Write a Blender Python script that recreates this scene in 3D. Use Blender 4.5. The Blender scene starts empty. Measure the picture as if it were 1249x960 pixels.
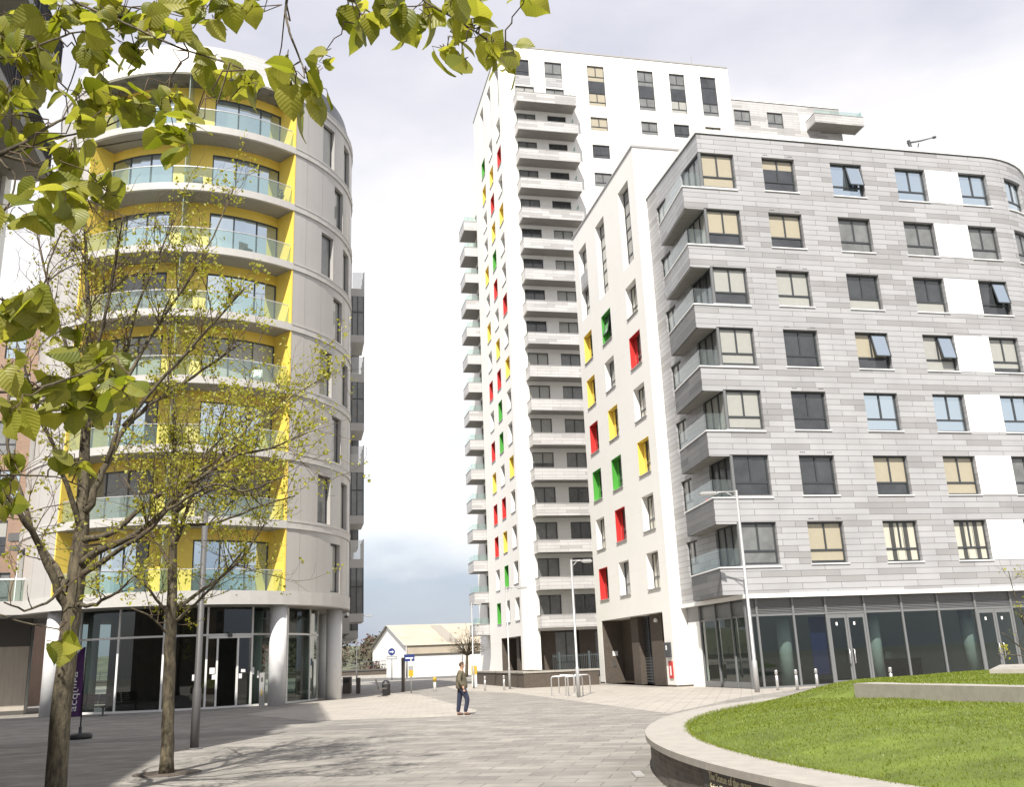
import bpy, math, random
import numpy as np
from mathutils import Vector, Matrix

random.seed(7)
rng = np.random.default_rng(7)
scene = bpy.context.scene
COL = scene.collection
R = math.radians

# ------------------------------------------------------------------ camera
F, CX, CY, H = 1150.0, 624.5, 480.0, 1.8
_t, _r = R(15.75), R(2.4)
_fw = np.array([0, math.cos(_t), math.sin(_t)])
_up0 = np.array([0, -math.sin(_t), math.cos(_t)])
_rt0 = np.array([1.0, 0, 0])
_rt = math.cos(_r) * _rt0 - math.sin(_r) * _up0
_up = math.cos(_r) * _up0 + math.sin(_r) * _rt0
cam_data = bpy.data.cameras.new('camera')
cam = bpy.data.objects.new('camera', cam_data)
COL.objects.link(cam)
cam.matrix_world = Matrix(((_rt[0], _up[0], -_fw[0], 0), (_rt[1], _up[1], -_fw[1], 0), (_rt[2], _up[2], -_fw[2], H), (0, 0, 0, 1)))
cam_data.sensor_width = 36.0
cam_data.lens = F / 1249.0 * 36.0
cam_data.clip_start = 0.1
cam_data.clip_end = 6000
scene.camera = cam

# ------------------------------------------------------------------ light
SUN_EL, SUN_AZ = R(50), R(192)        # where the sun stands, azimuth clockwise from +Y
world = bpy.data.worlds.new('World')
scene.world = world
world.use_nodes = True
wn, wl = world.node_tree.nodes, world.node_tree.links
wn.clear()
w_out = wn.new('ShaderNodeOutputWorld')
w_bg = wn.new('ShaderNodeBackground')
sky = wn.new('ShaderNodeTexSky')
sky.sky_type = 'NISHITA'
sky.sun_disc = False
sky.sun_elevation = SUN_EL
sky.sun_rotation = SUN_AZ
sky.air_density = 1.0
sky.dust_density = 1.2
tc = wn.new('ShaderNodeTexCoord')
mp = wn.new('ShaderNodeMapping')
mp.inputs['Scale'].default_value = (1.0, 1.0, 2.4)
mp.inputs['Location'].default_value = (0.35, 0.1, 0.05)
nz = wn.new('ShaderNodeTexNoise')
nz.inputs['Scale'].default_value = 2.3
nz.inputs['Detail'].default_value = 9
nz.inputs['Roughness'].default_value = 0.55
cr = wn.new('ShaderNodeValToRGB')
cr.color_ramp.elements[0].position = 0.40
cr.color_ramp.elements[0].color = (0.72, 0.72, 0.72, 1)
cr.color_ramp.elements[1].position = 0.60
cr.color_ramp.elements[1].color = (0.97, 0.97, 0.97, 1)
mx = wn.new('ShaderNodeMixRGB')
nz2 = wn.new('ShaderNodeTexNoise'); nz2.inputs['Scale'].default_value = 3.4; nz2.inputs['Detail'].default_value = 9
sepz = wn.new('ShaderNodeSeparateXYZ'); wl.new(tc.outputs['Generated'], sepz.inputs[0])
addz = wn.new('ShaderNodeMath'); addz.operation = 'MULTIPLY_ADD'; addz.inputs[1].default_value = 0.30
sub5 = wn.new('ShaderNodeMath'); sub5.operation = 'ADD'; sub5.inputs[1].default_value = -0.15
wl.new(nz2.outputs['Fac'], addz.inputs[0]); wl.new(sepz.outputs['Z'], sub5.inputs[0]); wl.new(sub5.outputs[0], addz.inputs[2])
cr2 = wn.new('ShaderNodeValToRGB')                         # blue-grey bank low down, white cloud above it, thin lavender veil high up
for i_, (p_, c_) in enumerate(((0.0, (2.9, 3.2, 4.0)), (0.07, (3.6, 3.9, 4.6)), (0.14, (7.4, 7.2, 7.1)), (0.38, (8.0, 7.8, 7.7)), (0.54, (5.9, 5.8, 6.2)), (0.78, (4.7, 4.75, 5.4)))):
    e_ = cr2.color_ramp.elements[i_] if i_ < 2 else cr2.color_ramp.elements.new(p_)
    e_.position = p_; e_.color = (*c_, 1)
wl.new(mp.outputs['Vector'], nz2.inputs['Vector']); wl.new(addz.outputs[0], cr2.inputs['Fac']); wl.new(cr2.outputs['Color'], mx.inputs['Color2'])
wl.new(tc.outputs['Generated'], mp.inputs['Vector'])
wl.new(mp.outputs['Vector'], nz.inputs['Vector'])
wl.new(nz.outputs['Fac'], cr.inputs['Fac'])
wl.new(cr.outputs['Color'], mx.inputs['Fac'])
wl.new(sky.outputs['Color'], mx.inputs['Color1'])
wl.new(mx.outputs['Color'], w_bg.inputs['Color'])
w_bg.inputs['Strength'].default_value = 0.08
wl.new(w_bg.outputs['Background'], w_out.inputs['Surface'])

sun_d = bpy.data.lights.new('sun', 'SUN')
sun_d.energy = 3.9
sun_d.angle = R(0.53)
sun_d.color = (1.0, 0.95, 0.86)
sun = bpy.data.objects.new('sun', sun_d)
COL.objects.link(sun)
_sd = Vector((math.sin(SUN_AZ) * math.cos(SUN_EL), math.cos(SUN_AZ) * math.cos(SUN_EL), math.sin(SUN_EL)))
sun.rotation_euler = _sd.to_track_quat('Z', 'Y').to_euler()
sun.location = (0, -30, 60)

scene.view_settings.view_transform = 'Standard'
scene.view_settings.look = 'None'
scene.view_settings.exposure = 1.0
scene.view_settings.gamma = 1.0
scene.view_settings.use_curve_mapping = False
scene.render.engine = 'CYCLES'
scene.cycles.max_bounces = 8
scene.cycles.diffuse_bounces = 3
scene.cycles.glossy_bounces = 4
scene.cycles.transparent_max_bounces = 24
scene.cycles.use_denoising = True
scene.cycles.sample_clamp_indirect = 6

# ------------------------------------------------------------------ helpers: pixels of the measured photograph -> places
def ray(x, y):
    return _rt * ((x - CX) / F) + _up * (-(y - CY) / F) + _fw
def ground(x, y, z=0.0):
    d = ray(x, y); t = (z - H) / d[2]
    return np.array([t * d[0], t * d[1], z])
def at(x, y, Y):
    d = ray(x, y); t = Y / d[1]
    return np.array([t * d[0], Y, H + t * d[2]])

AZ = R(-12.9)
A = np.array([math.sin(AZ), math.cos(AZ), 0.0])     # the street axis, away from the viewer
B = np.array([math.cos(AZ), -math.sin(AZ), 0.0])    # across it, to the right
ZV = np.array([0, 0, 1.0])

# ------------------------------------------------------------------ materials
MATS = {}
def nodes_of(m):
    m.use_nodes = True
    return m.node_tree.nodes, m.node_tree.links
def mat(name, col, rough=0.6, metal=0.0, noise=0.0, nscale=4.0, coat=0.0, bump=0.0, bscale=30.0, spec=0.5, stretch=None):
    m = bpy.data.materials.new(name); MATS[name] = m
    n, l = nodes_of(m)
    b = n['Principled BSDF']
    b.inputs['Base Color'].default_value = (*col, 1)
    b.inputs['Roughness'].default_value = rough
    b.inputs['Metallic'].default_value = metal
    b.inputs['Specular IOR Level'].default_value = spec
    b.inputs['Coat Weight'].default_value = coat
    b.inputs['Coat Roughness'].default_value = 0.03
    if noise or bump:
        t = n.new('ShaderNodeTexCoord')
        src = t.outputs['Object']
        if stretch:
            mpn = n.new('ShaderNodeMapping'); mpn.inputs['Scale'].default_value = stretch
            l.new(src, mpn.inputs['Vector']); src = mpn.outputs['Vector']
    if noise:
        x = n.new('ShaderNodeTexNoise'); x.inputs['Scale'].default_value = nscale; x.inputs['Detail'].default_value = 6
        x.inputs['Roughness'].default_value = 0.65
        l.new(src, x.inputs['Vector'])
        c = n.new('ShaderNodeValToRGB')
        c.color_ramp.elements[0].position = 0.3; c.color_ramp.elements[1].position = 0.7
        c.color_ramp.elements[0].color = (*[v * (1 - noise) for v in col], 1)
        c.color_ramp.elements[1].color = (*[min(1, v * (1 + noise)) for v in col], 1)
        l.new(x.outputs['Fac'], c.inputs['Fac']); l.new(c.outputs['Color'], b.inputs['Base Color'])
    if bump:
        y = n.new('ShaderNodeTexNoise'); y.inputs['Scale'].default_value = bscale; y.inputs['Detail'].default_value = 5
        l.new(src, y.inputs['Vector'])
        bp = n.new('ShaderNodeBump'); bp.inputs['Strength'].default_value = bump; bp.inputs['Distance'].default_value = 0.02
        l.new(y.outputs['Fac'], bp.inputs['Height']); l.new(bp.outputs['Normal'], b.inputs['Normal'])
    return m

def brick_mat(name, c1, c2, mortar, bw, rh, ms=0.006, rough=0.6, offset=0.5, bias=0.0, squash=1.0, sf=2, coord='UV',
              noise=0.12, nscale=1.2, bump=0.3, rot=0.0, coat=0.0, warp=0.0):
    m = bpy.data.materials.new(name); MATS[name] = m
    n, l = nodes_of(m)
    b = n['Principled BSDF']; b.inputs['Roughness'].default_value = rough
    b.inputs['Coat Weight'].default_value = coat; b.inputs['Coat Roughness'].default_value = 0.2
    t = n.new('ShaderNodeTexCoord'); mpn = n.new('ShaderNodeMapping')
    mpn.inputs['Rotation'].default_value = (0, 0, rot)
    k = n.new('ShaderNodeTexBrick')
    k.offset = offset; k.squash = squash; k.squash_frequency = sf
    k.inputs['Scale'].default_value = 1.0
    k.inputs['Color1'].default_value = (*c1, 1); k.inputs['Color2'].default_value = (*c2, 1)
    k.inputs['Mortar'].default_value = (*mortar, 1)
    k.inputs['Mortar Size'].default_value = ms; k.inputs['Mortar Smooth'].default_value = 0.1
    k.inputs['Bias'].default_value = bias
    k.inputs['Brick Width'].default_value = bw; k.inputs['Row Height'].default_value = rh
    l.new(t.outputs[coord], mpn.inputs['Vector']); l.new(mpn.outputs['Vector'], k.inputs['Vector'])
    col = k.outputs['Color']
    if noise:
        x = n.new('ShaderNodeTexNoise'); x.inputs['Scale'].default_value = nscale; x.inputs['Detail'].default_value = 8
        x.inputs['Roughness'].default_value = 0.7
        l.new(t.outputs['Object'], x.inputs['Vector'])
        r = n.new('ShaderNodeMapRange'); r.inputs['From Min'].default_value = 0.3; r.inputs['From Max'].default_value = 0.7
        r.inputs['To Min'].default_value = 1 - noise; r.inputs['To Max'].default_value = 1 + noise
        l.new(x.outputs['Fac'], r.inputs['Value'])
        mm = n.new('ShaderNodeVectorMath'); mm.operation = 'SCALE'
        l.new(col, mm.inputs[0]); l.new(r.outputs['Result'], mm.inputs['Scale'])
        col = mm.outputs['Vector']
    l.new(col, b.inputs['Base Color'])
    if bump:
        bp = n.new('ShaderNodeBump'); bp.inputs['Strength'].default_value = bump; bp.inputs['Distance'].default_value = 0.008
        inv = n.new('ShaderNodeMath'); inv.operation = 'SUBTRACT'; inv.inputs[0].default_value = 1.0
        l.new(k.outputs['Fac'], inv.inputs[1]); l.new(inv.outputs[0], bp.inputs['Height']); l.new(bp.outputs['Normal'], b.inputs['Normal'])
    return m

def glass_mat(name, tint, rough=0.0, ior=1.5, mixmin=0.04, opac=0.0, ocol=(0.5, 0.6, 0.58)):
    """thin sheet glass: clear through, mirror by Fresnel, a little body colour"""
    m = bpy.data.materials.new(name); MATS[name] = m
    n, l = nodes_of(m); n.clear()
    o = n.new('ShaderNodeOutputMaterial')
    tr = n.new('ShaderNodeBsdfTransparent'); tr.inputs['Color'].default_value = (*tint, 1)
    gl = n.new('ShaderNodeBsdfGlossy'); gl.inputs['Roughness'].default_value = rough
    gl.inputs['Color'].default_value = (0.95, 0.97, 0.96, 1)
    ge = n.new('ShaderNodeNewGeometry'); dt = n.new('ShaderNodeVectorMath'); dt.operation = 'DOT_PRODUCT'
    l.new(ge.outputs['Normal'], dt.inputs[0]); l.new(ge.outputs['Incoming'], dt.inputs[1])
    ab = n.new('ShaderNodeMath'); ab.operation = 'ABSOLUTE'; l.new(dt.outputs['Value'], ab.inputs[0])
    om = n.new('ShaderNodeMath'); om.operation = 'SUBTRACT'; om.inputs[0].default_value = 1.0; l.new(ab.outputs[0], om.inputs[1])
    pw = n.new('ShaderNodeMath'); pw.operation = 'POWER'; pw.inputs[1].default_value = 5.0; l.new(om.outputs[0], pw.inputs[0])
    fr = n.new('ShaderNodeMath'); fr.operation = 'MULTIPLY_ADD'; fr.inputs[1].default_value = 0.93; fr.inputs[2].default_value = 0.07; l.new(pw.outputs[0], fr.inputs[0])
    ad = n.new('ShaderNodeMath'); ad.operation = 'ADD'; ad.use_clamp = True; ad.inputs[1].default_value = mixmin
    l.new(fr.outputs[0], ad.inputs[0])
    mix = n.new('ShaderNodeMixShader')
    l.new(ad.outputs[0], mix.inputs['Fac'])
    body = tr
    if opac:
        df = n.new('ShaderNodeBsdfDiffuse'); df.inputs['Color'].default_value = (*ocol, 1)
        m2 = n.new('ShaderNodeMixShader'); m2.inputs['Fac'].default_value = opac
        l.new(tr.outputs[0], m2.inputs[1]); l.new(df.outputs[0], m2.inputs[2]); body = m2
    l.new(body.outputs[0], mix.inputs[1]); l.new(gl.outputs[0], mix.inputs[2])
    l.new(mix.outputs[0], o.inputs['Surface'])
    return m

def leaf_mat(name, col1, col2, trans=0.45, veins=False):
    m = bpy.data.materials.new(name); MATS[name] = m
    n, l = nodes_of(m); n.clear()
    o = n.new('ShaderNodeOutputMaterial')
    g = n.new('ShaderNodeNewGeometry')
    c = n.new('ShaderNodeValToRGB')
    c.color_ramp.elements[0].color = (*col1, 1); c.color_ramp.elements[1].color = (*col2, 1)
    l.new(g.outputs['Random Per Island'], c.inputs['Fac'])
    d = n.new('ShaderNodeBsdfPrincipled'); d.inputs['Roughness'].default_value = 0.45
    t = n.new('ShaderNodeBsdfTranslucent')
    hs = n.new('ShaderNodeHueSaturation'); hs.inputs['Value'].default_value = 1.7; hs.inputs['Saturation'].default_value = 1.1
    cc_out = c.outputs['Color']
    if veins:      # side veins run up and out from the midrib (UV: x across, y along the leaf)
        tcx = n.new('ShaderNodeTexCoord'); sx = n.new('ShaderNodeSeparateXYZ'); l.new(tcx.outputs['UV'], sx.inputs[0])
        ax = n.new('ShaderNodeMath'); ax.operation = 'ABSOLUTE'; l.new(sx.outputs['X'], ax.inputs[0])
        q1 = n.new('ShaderNodeMath'); q1.operation = 'MULTIPLY_ADD'; q1.inputs[1].default_value = -0.75; l.new(ax.outputs[0], q1.inputs[0]); l.new(sx.outputs['Y'], q1.inputs[2])
        q2 = n.new('ShaderNodeMath'); q2.operation = 'MULTIPLY'; q2.inputs[1].default_value = 46.0; l.new(q1.outputs[0], q2.inputs[0])
        q3 = n.new('ShaderNodeMath'); q3.operation = 'SINE'; l.new(q2.outputs[0], q3.inputs[0])
        q4 = n.new('ShaderNodeMapRange'); q4.inputs['From Min'].default_value = 0.6; q4.inputs['From Max'].default_value = 1.0; q4.inputs['To Min'].default_value = 1.0; q4.inputs['To Max'].default_value = 1.16; l.new(q3.outputs[0], q4.inputs['Value'])
        vm = n.new('ShaderNodeVectorMath'); vm.operation = 'SCALE'; l.new(cc_out, vm.inputs[0]); l.new(q4.outputs['Result'], vm.inputs['Scale']); cc_out = vm.outputs['Vector']
        bp = n.new('ShaderNodeBump'); bp.inputs['Strength'].default_value = 0.22; bp.inputs['Distance'].default_value = 0.003; l.new(q3.outputs[0], bp.inputs['Height']); l.new(bp.outputs['Normal'], d.inputs['Normal'])
    l.new(cc_out, d.inputs['Base Color']); l.new(cc_out, hs.inputs['Color']); l.new(hs.outputs['Color'], t.inputs['Color'])
    mix = n.new('ShaderNodeMixShader'); mix.inputs['Fac'].default_value = trans
    l.new(d.outputs[0], mix.inputs[1]); l.new(t.outputs[0], mix.inputs[2]); l.new(mix.outputs[0], o.inputs['Surface'])
    return m

# paving and ground
brick_mat('paving_grey', (0.275, 0.257, 0.233), (0.195, 0.183, 0.167), (0.13, 0.122, 0.113), 0.9, 0.45, 0.012, 0.75, noise=0.26, nscale=0.9, rot=-AZ, coord='Object', bump=0.25)
brick_mat('paving_light', (0.385, 0.355, 0.315), (0.335, 0.308, 0.275), (0.15, 0.14, 0.13), 0.9, 0.45, 0.014, 0.75, noise=0.14, nscale=0.7, rot=-AZ, coord='Object', bump=0.25)
brick_mat('paving_dark', (0.20, 0.188, 0.173), (0.165, 0.156, 0.145), (0.12, 0.113, 0.105), 0.6, 0.3, 0.006, 0.75, noise=0.2, nscale=0.7, rot=-AZ, coord='Object', bump=0.25)
mat('asphalt', (0.11, 0.108, 0.105), 0.85, noise=0.2, nscale=0.6, bump=0.4, bscale=120)
mat('kerb_stone', (0.45, 0.44, 0.41), 0.8, noise=0.1)
mat('far_ground', (0.16, 0.16, 0.13), 0.9, noise=0.3, nscale=0.05)
mat('soil_green', (0.11, 0.15, 0.018), 0.9, noise=0.35, nscale=1.3, bump=0.6, bscale=60)
mat('hill_green', (0.10, 0.105, 0.065), 0.95, noise=0.45, nscale=0.08, bump=0.5, bscale=1.5)
mat('grass_blade', (0.11, 0.17, 0.02), 0.6)
# cladding
def plank_mat(name, tones, mortar, bw=2.1, rh=0.30, ms=0.010):
    m = brick_mat(name, (0, 0, 0), (1, 1, 1), (0, 0, 0), bw, rh, ms, 0.45, offset=0.37, noise=0, bump=0.35)
    n, l = nodes_of(m); k = next(x for x in n if x.type == 'TEX_BRICK'); b = n['Principled BSDF']
    c = n.new('ShaderNodeValToRGB'); c.color_ramp.interpolation = 'CONSTANT'
    for i, (p, col) in enumerate(tones):
        e = c.color_ramp.elements[i] if i < 2 else c.color_ramp.elements.new(p)
        e.position = p; e.color = (*col, 1)
    l.new(k.outputs['Color'], c.inputs['Fac'])
    t = n.new('ShaderNodeTexCoord'); x = n.new('ShaderNodeTexNoise'); x.inputs['Scale'].default_value = 0.7; x.inputs['Detail'].default_value = 8
    l.new(t.outputs['Object'], x.inputs['Vector'])
    r = n.new('ShaderNodeMapRange'); r.inputs['From Min'].default_value = 0.3; r.inputs['From Max'].default_value = 0.7
    r.inputs['To Min'].default_value = 0.93; r.inputs['To Max'].default_value = 1.07; l.new(x.outputs['Fac'], r.inputs['Value'])
    mm = n.new('ShaderNodeVectorMath'); mm.operation = 'SCALE'; l.new(c.outputs['Color'], mm.inputs[0]); l.new(r.outputs['Result'], mm.inputs['Scale'])
    mix = n.new('ShaderNodeMixRGB'); mix.inputs['Color2'].default_value = (*mortar, 1)
    l.new(k.outputs['Fac'], mix.inputs['Fac']); l.new(mm.outputs['Vector'], mix.inputs['Color1']); l.new(mix.outputs['Color'], b.inputs['Base Color'])
plank_mat('plank_cladding', ((0.0, (0.37, 0.37, 0.382)), (0.3, (0.35, 0.35, 0.362)), (0.55, (0.38, 0.38, 0.392)), (0.74, (0.315, 0.31, 0.315)), (0.83, (0.28, 0.275, 0.278))), (0.125, 0.122, 0.125), ms=0.012)
plank_mat('hazed_plank_cladding', ((0.0, (0.47, 0.462, 0.46)), (0.3, (0.45, 0.442, 0.44)), (0.55, (0.48, 0.472, 0.47)), (0.74, (0.41, 0.402, 0.40)), (0.83, (0.36, 0.35, 0.347))), (0.2, 0.195, 0.195), ms=0.012)  # same planks made lighter for the tower, distance haze put into the colour
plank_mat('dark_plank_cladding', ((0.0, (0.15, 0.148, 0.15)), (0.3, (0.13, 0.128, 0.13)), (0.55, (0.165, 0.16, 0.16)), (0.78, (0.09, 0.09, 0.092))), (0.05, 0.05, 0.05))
brick_mat('white_render', (0.80, 0.785, 0.755), (0.795, 0.78, 0.75), (0.70, 0.685, 0.655), 40.0, 3.365, 0.012, 0.8, offset=0.0, noise=0.025, nscale=0.35, bump=0.1)
mat('white_panel', (0.82, 0.82, 0.81), 0.5, noise=0.02, nscale=0.6)
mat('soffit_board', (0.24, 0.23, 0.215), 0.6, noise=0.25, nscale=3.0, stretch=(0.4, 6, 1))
mat('grey_panel', (0.40, 0.385, 0.37), 0.35, metal=0.0, noise=0.035, nscale=0.5, coat=0.15)
mat('seam_line', (0.24, 0.235, 0.23), 0.5)
mat('ring_metal', (0.46, 0.447, 0.43), 0.4, noise=0.04)
mat('dark_roof_metal', (0.10, 0.105, 0.115), 0.4, metal=0.3, noise=0.15)
brick_mat('ribbed_cladding', (0.50, 0.49, 0.48), (0.46, 0.45, 0.44), (0.27, 0.26, 0.25), 3.0, 0.28, 0.012, 0.45, noise=0.04, bump=0.4)
mat('yellow_panel', (0.82, 0.60, 0.11), 0.45, noise=0.08, nscale=0.8)
mat('red_panel', (0.50, 0.03, 0.028), 0.45)
mat('green_panel', (0.07, 0.32, 0.045), 0.45)
mat('frame_dark', (0.045, 0.05, 0.055), 0.4)
mat('frame_grey', (0.16, 0.165, 0.17), 0.4)
mat('frame_white', (0.72, 0.72, 0.71), 0.4)
mat('brown_brick', (0.085, 0.068, 0.055), 0.8, noise=0.2, nscale=6, bump=0.4, bscale=40)
mat('louvre_dark', (0.05, 0.052, 0.055), 0.5)
mat('coping_grey', (0.33, 0.325, 0.32), 0.55)
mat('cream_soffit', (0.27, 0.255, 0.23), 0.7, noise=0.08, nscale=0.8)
mat('column_white', (0.66, 0.665, 0.67), 0.5, noise=0.04)
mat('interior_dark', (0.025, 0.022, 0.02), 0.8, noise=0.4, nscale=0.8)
mat('interior_floor', (0.12, 0.11, 0.10), 0.4, noise=0.2)
mat('interior_wood', (0.16, 0.075, 0.03), 0.5, noise=0.2)
mat('stone_cladding', (0.40, 0.36, 0.31), 0.7, noise=0.12, nscale=1.5, stretch=(4, 4, 0.5))
brick_mat('red_brick', (0.30, 0.17, 0.11), (0.24, 0.135, 0.085), (0.32, 0.28, 0.24), 0.225, 0.075, 0.01, 0.85, noise=0.1)
brick_mat('timber_boards', (0.42, 0.20, 0.09), (0.33, 0.15, 0.06), (0.12, 0.06, 0.03), 3.0, 0.14, 0.008, 0.6, noise=0.15, nscale=3)
brick_mat('left_block_brick', (0.17, 0.14, 0.12), (0.14, 0.115, 0.10), (0.2, 0.18, 0.16), 0.225, 0.075, 0.01, 0.85)
mat('concrete', (0.36, 0.345, 0.32), 0.85, noise=0.12, nscale=1.5, bump=0.2)
mat('coping_stone', (0.34, 0.318, 0.288), 0.75, noise=0.12, nscale=5, bump=0.15, bscale=80)
brick_mat('wall_brick', (0.15, 0.13, 0.115), (0.095, 0.085, 0.078), (0.17, 0.155, 0.14), 0.225, 0.075, 0.006, 0.8, noise=0.25, nscale=2.5, bump=0.5)
mat('bronze_letters', (0.62, 0.57, 0.40), 0.5)
mat('plate_dark', (0.075, 0.07, 0.065), 0.6)
mat('stainless', (0.62, 0.62, 0.62), 0.35, metal=0.7)
mat('lamp_grey', (0.42, 0.42, 0.42), 0.45, metal=0.4)
mat('lamp_dark', (0.10, 0.098, 0.10), 0.55)
mat('black_metal', (0.025, 0.025, 0.028), 0.5)
mat('railing_dark', (0.07, 0.085, 0.095), 0.5)
mat('white_paint', (0.78, 0.78, 0.76), 0.5)
mat('sign_blue', (0.02, 0.04, 0.17), 0.4)
mat('sign_navy', (0.025, 0.035, 0.14), 0.4)
mat('sign_yellow', (0.5, 0.33, 0.03), 0.4)
mat('sign_grey', (0.28, 0.29, 0.30), 0.5)
mat('paper_white', (0.8, 0.8, 0.8), 0.7)
mat('purple_cloth', (0.075, 0.022, 0.11), 0.7)
mat('bench_wood', (0.11, 0.095, 0.085), 0.7, noise=0.2, nscale=6)
mat('warehouse_wall', (0.80, 0.78, 0.74), 0.7, noise=0.04, nscale=0.3)
mat('warehouse_roof', (0.42, 0.365, 0.285), 0.7, noise=0.14, nscale=0.35, stretch=(1, 1, 0.3))
mat('rooflight', (0.30, 0.27, 0.23), 0.5)
mat('red_bush', (0.085, 0.045, 0.038), 0.9)
mat('tree_olive', (0.085, 0.075, 0.05), 0.95)
# windows
mat('pane_dark', (0.035, 0.038, 0.042), 0.25, coat=1.0, noise=0.5, nscale=0.8)
mat('pane_blind', (0.36, 0.32, 0.235), 0.7, coat=0.9, noise=0.04)
mat('pane_pale', (0.33, 0.33, 0.305), 0.7, coat=0.9, noise=0.05)
mat('pane_mirror', (0.55, 0.63, 0.68), 0.03, metal=0.9)
mat('pane_grey', (0.15, 0.155, 0.155), 0.5, coat=1.0, noise=0.3, nscale=1.2)
def curtain_mat():
    m = bpy.data.materials.new('pane_curtain'); MATS['pane_curtain'] = m
    n, l = nodes_of(m); b = n['Principled BSDF']
    b.inputs['Coat Weight'].default_value = 0.9; b.inputs['Coat Roughness'].default_value = 0.02; b.inputs['Roughness'].default_value = 0.8
    t = n.new('ShaderNodeTexCoord'); w = n.new('ShaderNodeTexWave'); w.inputs['Scale'].default_value = 3.2; w.inputs['Distortion'].default_value = 1.5
    c = n.new('ShaderNodeValToRGB'); c.color_ramp.elements[0].position = 0.35; c.color_ramp.elements[1].position = 0.62
    c.color_ramp.elements[0].color = (0.045, 0.045, 0.04, 1); c.color_ramp.elements[1].color = (0.5, 0.48, 0.4, 1)
    w2 = n.new('ShaderNodeTexWave'); w2.inputs['Scale'].default_value = 0.42; w2.inputs['Distortion'].default_value = 0.8
    w2.inputs['Phase Offset'].default_value = 1.2
    mth = n.new('ShaderNodeMath'); mth.operation = 'MULTIPLY_ADD'; mth.inputs[1].default_value = 0.3
    l.new(t.outputs['UV'], w.inputs['Vector']); l.new(t.outputs['UV'], w2.inputs['Vector'])
    l.new(w.outputs['Fac'], mth.inputs[0]); l.new(w2.outputs['Fac'], mth.inputs[2])
    l.new(mth.outputs[0], c.inputs['Fac']); l.new(c.outputs['Color'], b.inputs['Base Color'])
curtain_mat()
glass_mat('shop_glass', (0.42, 0.50, 0.47), mixmin=0.0)
glass_mat('rail_glass', (0.86, 0.94, 0.91), mixmin=0.0, opac=0.05, ocol=(0.4, 0.5, 0.48))
glass_mat('frosted_glass', (0.7, 0.8, 0.76), mixmin=0.05, opac=0.5, ocol=(0.42, 0.52, 0.48))
# people
mat('skin', (0.50, 0.30, 0.21), 0.5)
mat('hair_brown', (0.065, 0.035, 0.02), 0.8)
mat('jacket_olive', (0.115, 0.10, 0.065), 0.85, noise=0.3, nscale=9)
mat('jeans_navy', (0.022, 0.027, 0.055), 0.85, noise=0.25, nscale=9)
mat('shoe_brown', (0.09, 0.04, 0.025), 0.6)
# plants
mat('bark', (0.085, 0.07, 0.045), 0.9, noise=0.8, nscale=13, bump=1.0, bscale=30, stretch=(1, 1, 0.35))
mat('bark_twig', (0.10, 0.07, 0.045), 0.85, noise=0.3, nscale=20)
leaf_mat('young_leaf', (0.26, 0.27, 0.03), (0.42, 0.40, 0.075), 0.45)
leaf_mat('lime_leaf', (0.13, 0.155, 0.018), (0.33, 0.32, 0.06), 0.52, veins=True)
leaf_mat('dull_leaf', (0.06, 0.08, 0.025), (0.12, 0.10, 0.05), 0.3)

# ------------------------------------------------------------------ object helpers
def tag(o, label=None, cat=None, group=None, kind=None):
    if label: o['label'] = label
    if cat: o['category'] = cat
    if group: o['group'] = group
    if kind: o['kind'] = kind
    return o
def thing(name, loc, label, cat, group=None, rz=0.0):
    o = bpy.data.objects.new(name, None)
    o.location = tuple(loc); o.rotation_euler = (0, 0, rz); o.empty_display_size = 0.3
    COL.objects.link(o)
    return tag(o, label, cat, group)

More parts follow.
